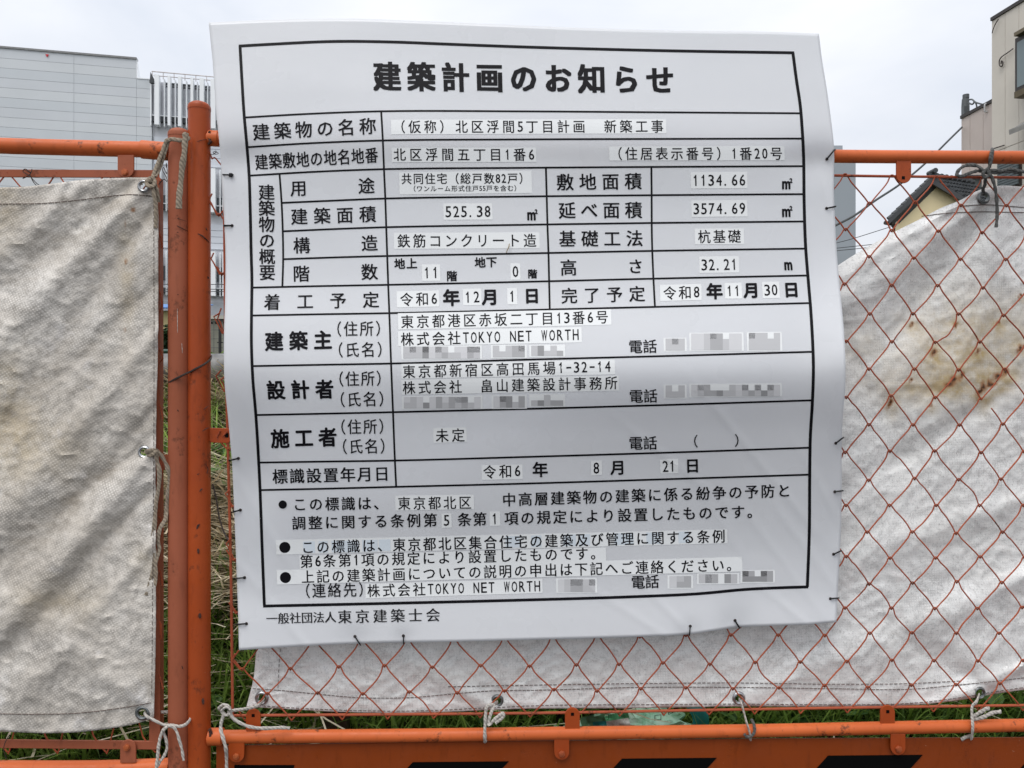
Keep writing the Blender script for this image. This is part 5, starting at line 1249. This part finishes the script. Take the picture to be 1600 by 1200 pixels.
def blur(x0, x1, y0, y1, pat=None, strip_rect=True, sl_=-.022):
    if strip_rect: st_ = strip(x0 - 3, x1 + 3, y0 - 1, y1 + 2, y0 - 1 + sl_*(x1-x0)*.4, y1 + 2 + sl_*(x1-x0)*.4)
    else: st_ = N
    n = max(1, round((x1 - x0) / 10)); m2 = max(1, round((y1 - y0) / 9.5)); w = (x1 - x0) / n; h = (y1 - y0) / m2
    for q in range(4):
        m_ = MB()
        for i in range(n):
            for j in range(m2):
                lv = pat[i % len(pat)] if pat else rq.choice('0112')
                v = int(lv) if lv in '0123' else -1
                if v >= 0 and j == 0: v = max(0, v - rq.choice((0, 0, 1)))
                if v == q:
                    X, Y_ = x0 + i*w, y0 + j*h; m_.add([NP(X, Y_, TLIFT), NP(X, Y_+h, TLIFT), NP(X+w, Y_+h, TLIFT), NP(X+w, Y_, TLIFT)], [(0, 1, 2, 3)])
        if m_.v: m_.build('blurred_print', BLUR[q], st_, smooth=False, kind='stuff')
blur(630, 750, 541.5, 560, '111301211021'); blur(770, 820, 540, 558, '11122'); blur(830, 880, 540, 556, '13112')
blur(1040, 1070, 529, 547.5, '111'); blur(1080, 1159, 521, 547, '00122100'); blur(1170, 1219, 520, 547, '11111')
blur(631, 751, 620, 638, '110302121210'); blur(771, 820, 619, 637, '02312'); blur(830, 880, 617, 634, '13122')
blur(1040, 1070, 602, 621, '111'); blur(1080, 1219, 601, 619, '01223110121310')
blur(872, 930, 905, 925, '012211'); blur(1046, 1080, 900, 918, '0221'); blur(1092, 1152, 897, 911, '112331'); blur(1160, 1208, 892, 909, '33332')
text('電話', 993, 541.5, 1015.6, 541, 22.5, N, weight=.3); text('電話', 994, 619, 1016.5, 618.6, 22.5, N, weight=.3); text('電話', 993.4, 692.4, 1016, 692, 22.5, N, weight=.3); text('電話', 997, 909.5, 1019, 908.6, 22.5, N, weight=.3)
text('（', 1080.5, 689.5, 1080.5, 689.5, 21, N, weight=.15); text('）', 1158, 688, 1158, 688, 21, N, weight=.15)
tag_text('未定', 690.8, 680.4, 716, 679.8, 22.5, rect=(677, 729.4, 669, 692.5, 667.5, 690.5))
text('標識設置年月日', 437.5, 744.4, 596.4, 740.2, 24.5, N, weight=.42)
tag_text('令和6', 765, 737.4, 808.7, 735.6, 22.5, rect=(752.5, 816.6, 727, 750, 725.8, 748.5)); text('年', 844, 733.6, 844, 733.6, 25, N, weight=.65)
tag_text('8', 931.8, 731.3, 931.8, 731.3, 23, rect=(923.5, 940.6, 720, 743, 719.4, 742)); text('月', 965.5, 730.5, 965.5, 730.5, 24, N, weight=.65)
tag_text('21', 1039.8, 728.8, 1050.6, 728.4, 23, rect=(1031.5, 1060, 717.6, 740, 716.6, 739.4)); text('日', 1082, 727.5, 1082, 727.5, 23.5, N, weight=.65)
def disc(x, y, r, parent, lift=TLIFT):
    m_ = MB(); n = 28; m_.add([NP(x, y, lift)] + [NP(x + r*math.cos(2*math.pi*i/n), y + r*math.sin(2*math.pi*i/n), lift) for i in range(n)], [(0, 1 + i, 1 + (i+1) % n) for i in range(n)]); m_.build('bullet', INK, parent, smooth=False)
disc(441.7, 788.4, 6.5, N)
text('この標識は、', 468.4, 788, 594.5, 786, 22.5, N, weight=.34)
tag_text('東京都北区', 631.5, 786.4, 726.6, 785.2, 22, rect=(617.5, 740.7, 774.4, 797.8, 773, 795.5))
text('中高層建築物の建築に係る紛争の予防と', 795.5, 780.8, 1225, 766.6, 22.5, N, weight=.34)
text('調整に関する条例第', 467, 817.3, 672.3, 812.6, 22.5, N, weight=.34)
tag_text('5', 697.7, 813, 697.7, 813, 22.5, rect=(690, 705.6, 802.6, 825, 802.2, 824.4))
text('条第', 725.8, 811.7, 749.7, 811, 22.5, N, weight=.34); tag_text('1', 773, 810.5, 773, 810.5, 22.5, rect=(765, 781.6, 799.4, 822, 799, 821.5))
text('項の規定により設置したものです。', 799, 809.7, 1178.3, 799.3, 22.5, N, weight=.34)
GHOST = simple('ghost_blue_print', (.68, .745, .80), .6, .03)
st = strip(431.3, 1136.5, 844, 866.8, 827, 849); disc(445, 855.3, 8.7, st); text('この標識は、東京都北区集合住宅の建築及び管理に関する条例', 481, 855, 1123, 838, 22, st, weight=.3, xs=.95)
for (xa_, xb_) in ((474, 492), (498, 512), (518, 560), (566, 590), (592, 610), (790, 812), (830, 846), (880, 900), (905, 922), (960, 990), (1010, 1032), (1060, 1076)):
    yc_ = 855 - (xa_ - 481) * .0265
    strip(xa_, xb_, yc_ - 9, yc_ + 9, yc_ - 9.4, yc_ + 8.6, parent=st, name='show_through_patch', mat=GHOST, lift=TLIFT - .0001)
st = strip(468, 947, 868.5, 889.5, 855.5, 877, lift=SLIFT + .00006); text('第6条第1項の規定により設置したものです。', 479, 877.2, 933, 864.3, 22, st, weight=.3, xs=.95)
st = strip(432.6, 1160, 891, 913.5, 870, 893, lift=SLIFT + .00012); disc(446, 902.4, 8.7, st); text('上記の建築計画についての説明の申出は下記へご連絡ください。', 481, 901.2, 1145.5, 882.6, 22, st, weight=.3, xs=.95)
text('（連絡先）', 474, 923.3, 571, 920.8, 24, N, weight=.2, xs=.9)
tag_text('株式会社TOKYO NET WORTH', 583.7, 922.8, 839.5, 915.7, 22, rect=(571, 847.6, 912.5, 935, 904.5, 926.5))
MIN = [(dx, 0) for dx in (-.3, .3)]
text('一般社団法人', 424.8, 966.4, 516.2, 964.2, 18.5, N, dirs=MIN, mat=INKG); text('東京建築士会', 538.7, 963.6, 676.6, 960.8, 22.5, N, dirs=[(-.42, 0), (.0, 0), (.42, 0)], mat=INKG)
# specks and a small straw stuck on the sheet
m_ = MB(); m_.tube(catmull([NP(796, 381, .002), NP(795, 386, .004), NP(792.5, 391, .003), NP(791.5, 395, .002)], 4), .0007, 5)
o = m_.build('straw_bit', STRAWM); o['label'] = 'tiny dry straw bit stuck on the notice beside the concrete structure line'; o['category'] = 'straw'

# ---------------------------------------------------------------- black zip ties on the sheet
def zip_tie(hx, hy, ex_, ey, label, grp):
    """loop: through the punched hole, over the edge of the sheet, round the wire behind"""
    dh = depthN(hx, hy); v = Vector((ex_-hx, ey-hy)); L = v.length or 1; v /= L
    t = thing('zip_tie', label, 'zip tie', F(hx, hy, dh), group='black zip ties holding the notice sheet')
    path = [(hx, hy, dh - .003), (hx + v.x*.3, hy + v.y*.3, dh + .0014), (hx + v.x*L*.5, hy + v.y*L*.5, depthN(hx + v.x*L*.5, hy + v.y*L*.5) + .0028), (ex_, ey, depthN(ex_, ey) + .0016), (ex_ + v.x*2.4, ey + v.y*2.4, dh - .003), (ex_ + v.x*1, ey + v.y*1, -.002), (hx + v.x*L*.4, hy + v.y*L*.4, -.003), (hx, hy, .001)]
    m_ = MB(); m_.tube(catmull([F(*p) for p in path], 5), .00125, 8, flat=.7); m_.build('strap', ZIP, t)
    m_ = MB(); c = F(hx, hy, dh + .0007); n = 16; m_.add([c] + [c + FT*math.cos(2*math.pi*i/n)*.0023 + Vector((0, 0, 1))*math.sin(2*math.pi*i/n)*.0023 for i in range(n)], [(0, 1+i, 1+(i+1) % n) for i in range(n)]); m_.build('punched_hole', simple('hole_shadow', (.05, .035, .03), .8), t, smooth=False)
LT = [(362, 273.5, 350, 273, 'topmost zip tie on the left edge of the notice, with a clumped knot'), (362.5, 352.5, 352, 352.5, 'second zip tie down the left edge of the notice, beside the usage row'), (372.3, 716.3, 360, 719, 'zip tie on the left edge of the notice just below the side lug'), (375.5, 797, 364, 800, 'zip tie on the left edge level with the first bullet line'), (382, 902.5, 368, 904, 'second lowest zip tie on the left edge of the notice'), (385, 974.5, 371, 975.5, 'lowest zip tie on the left edge of the notice'),
      (1292, 248.5, 1303, 235, 'slanting zip tie on the right edge where top rail meets notice'), (1291.5, 325.5, 1303.5, 323, 'short zip tie on the right edge below the top rail, by the square metre sign'), (1306, 692.5, 1316, 685, 'slanting zip tie on the right edge beside the empty phone brackets'), (1304.5, 768.3, 1315, 767, 'level zip tie on the right edge beside the first bullet line'), (1302.5, 866, 1312.5, 861.5, 'zip tie on the right edge beside the white label strips'), (1297.5, 935.5, 1308.5, 934.5, 'lowest zip tie on the right edge of the notice'),
      (554.5, 994.5, 562, 1006, 'leftmost zip tie on the bottom edge of the notice'), (630.3, 993.5, 630.5, 1004, 'second zip tie from the left on the bottom edge'), (1078.5, 978.5, 1077.5, 990.5, 'zip tie on the bottom edge below the phone number'), (1148.5, 969.5, 1154.5, 979.5, 'rightmost zip tie on the bottom edge, pulling up the sheet')]
for z in LT: zip_tie(*z, None)
m_ = MB()
for k in range(5): c = F(361 + random.uniform(-3, 3), 273.5 + random.uniform(-2, 2), depthN(362, 273) + .002); m_.tube([c, c + Vector((.004, -.001, random.uniform(-.002, .002)))], .0016, 6)
o = m_.build('knot', ZIP, [x for x in bpy.data.objects if x.name.startswith('zip_tie')][0])
print('objects', len(bpy.data.objects), 'tris', sum(len(o.data.polygons) for o in bpy.data.objects if o.type == 'MESH'))
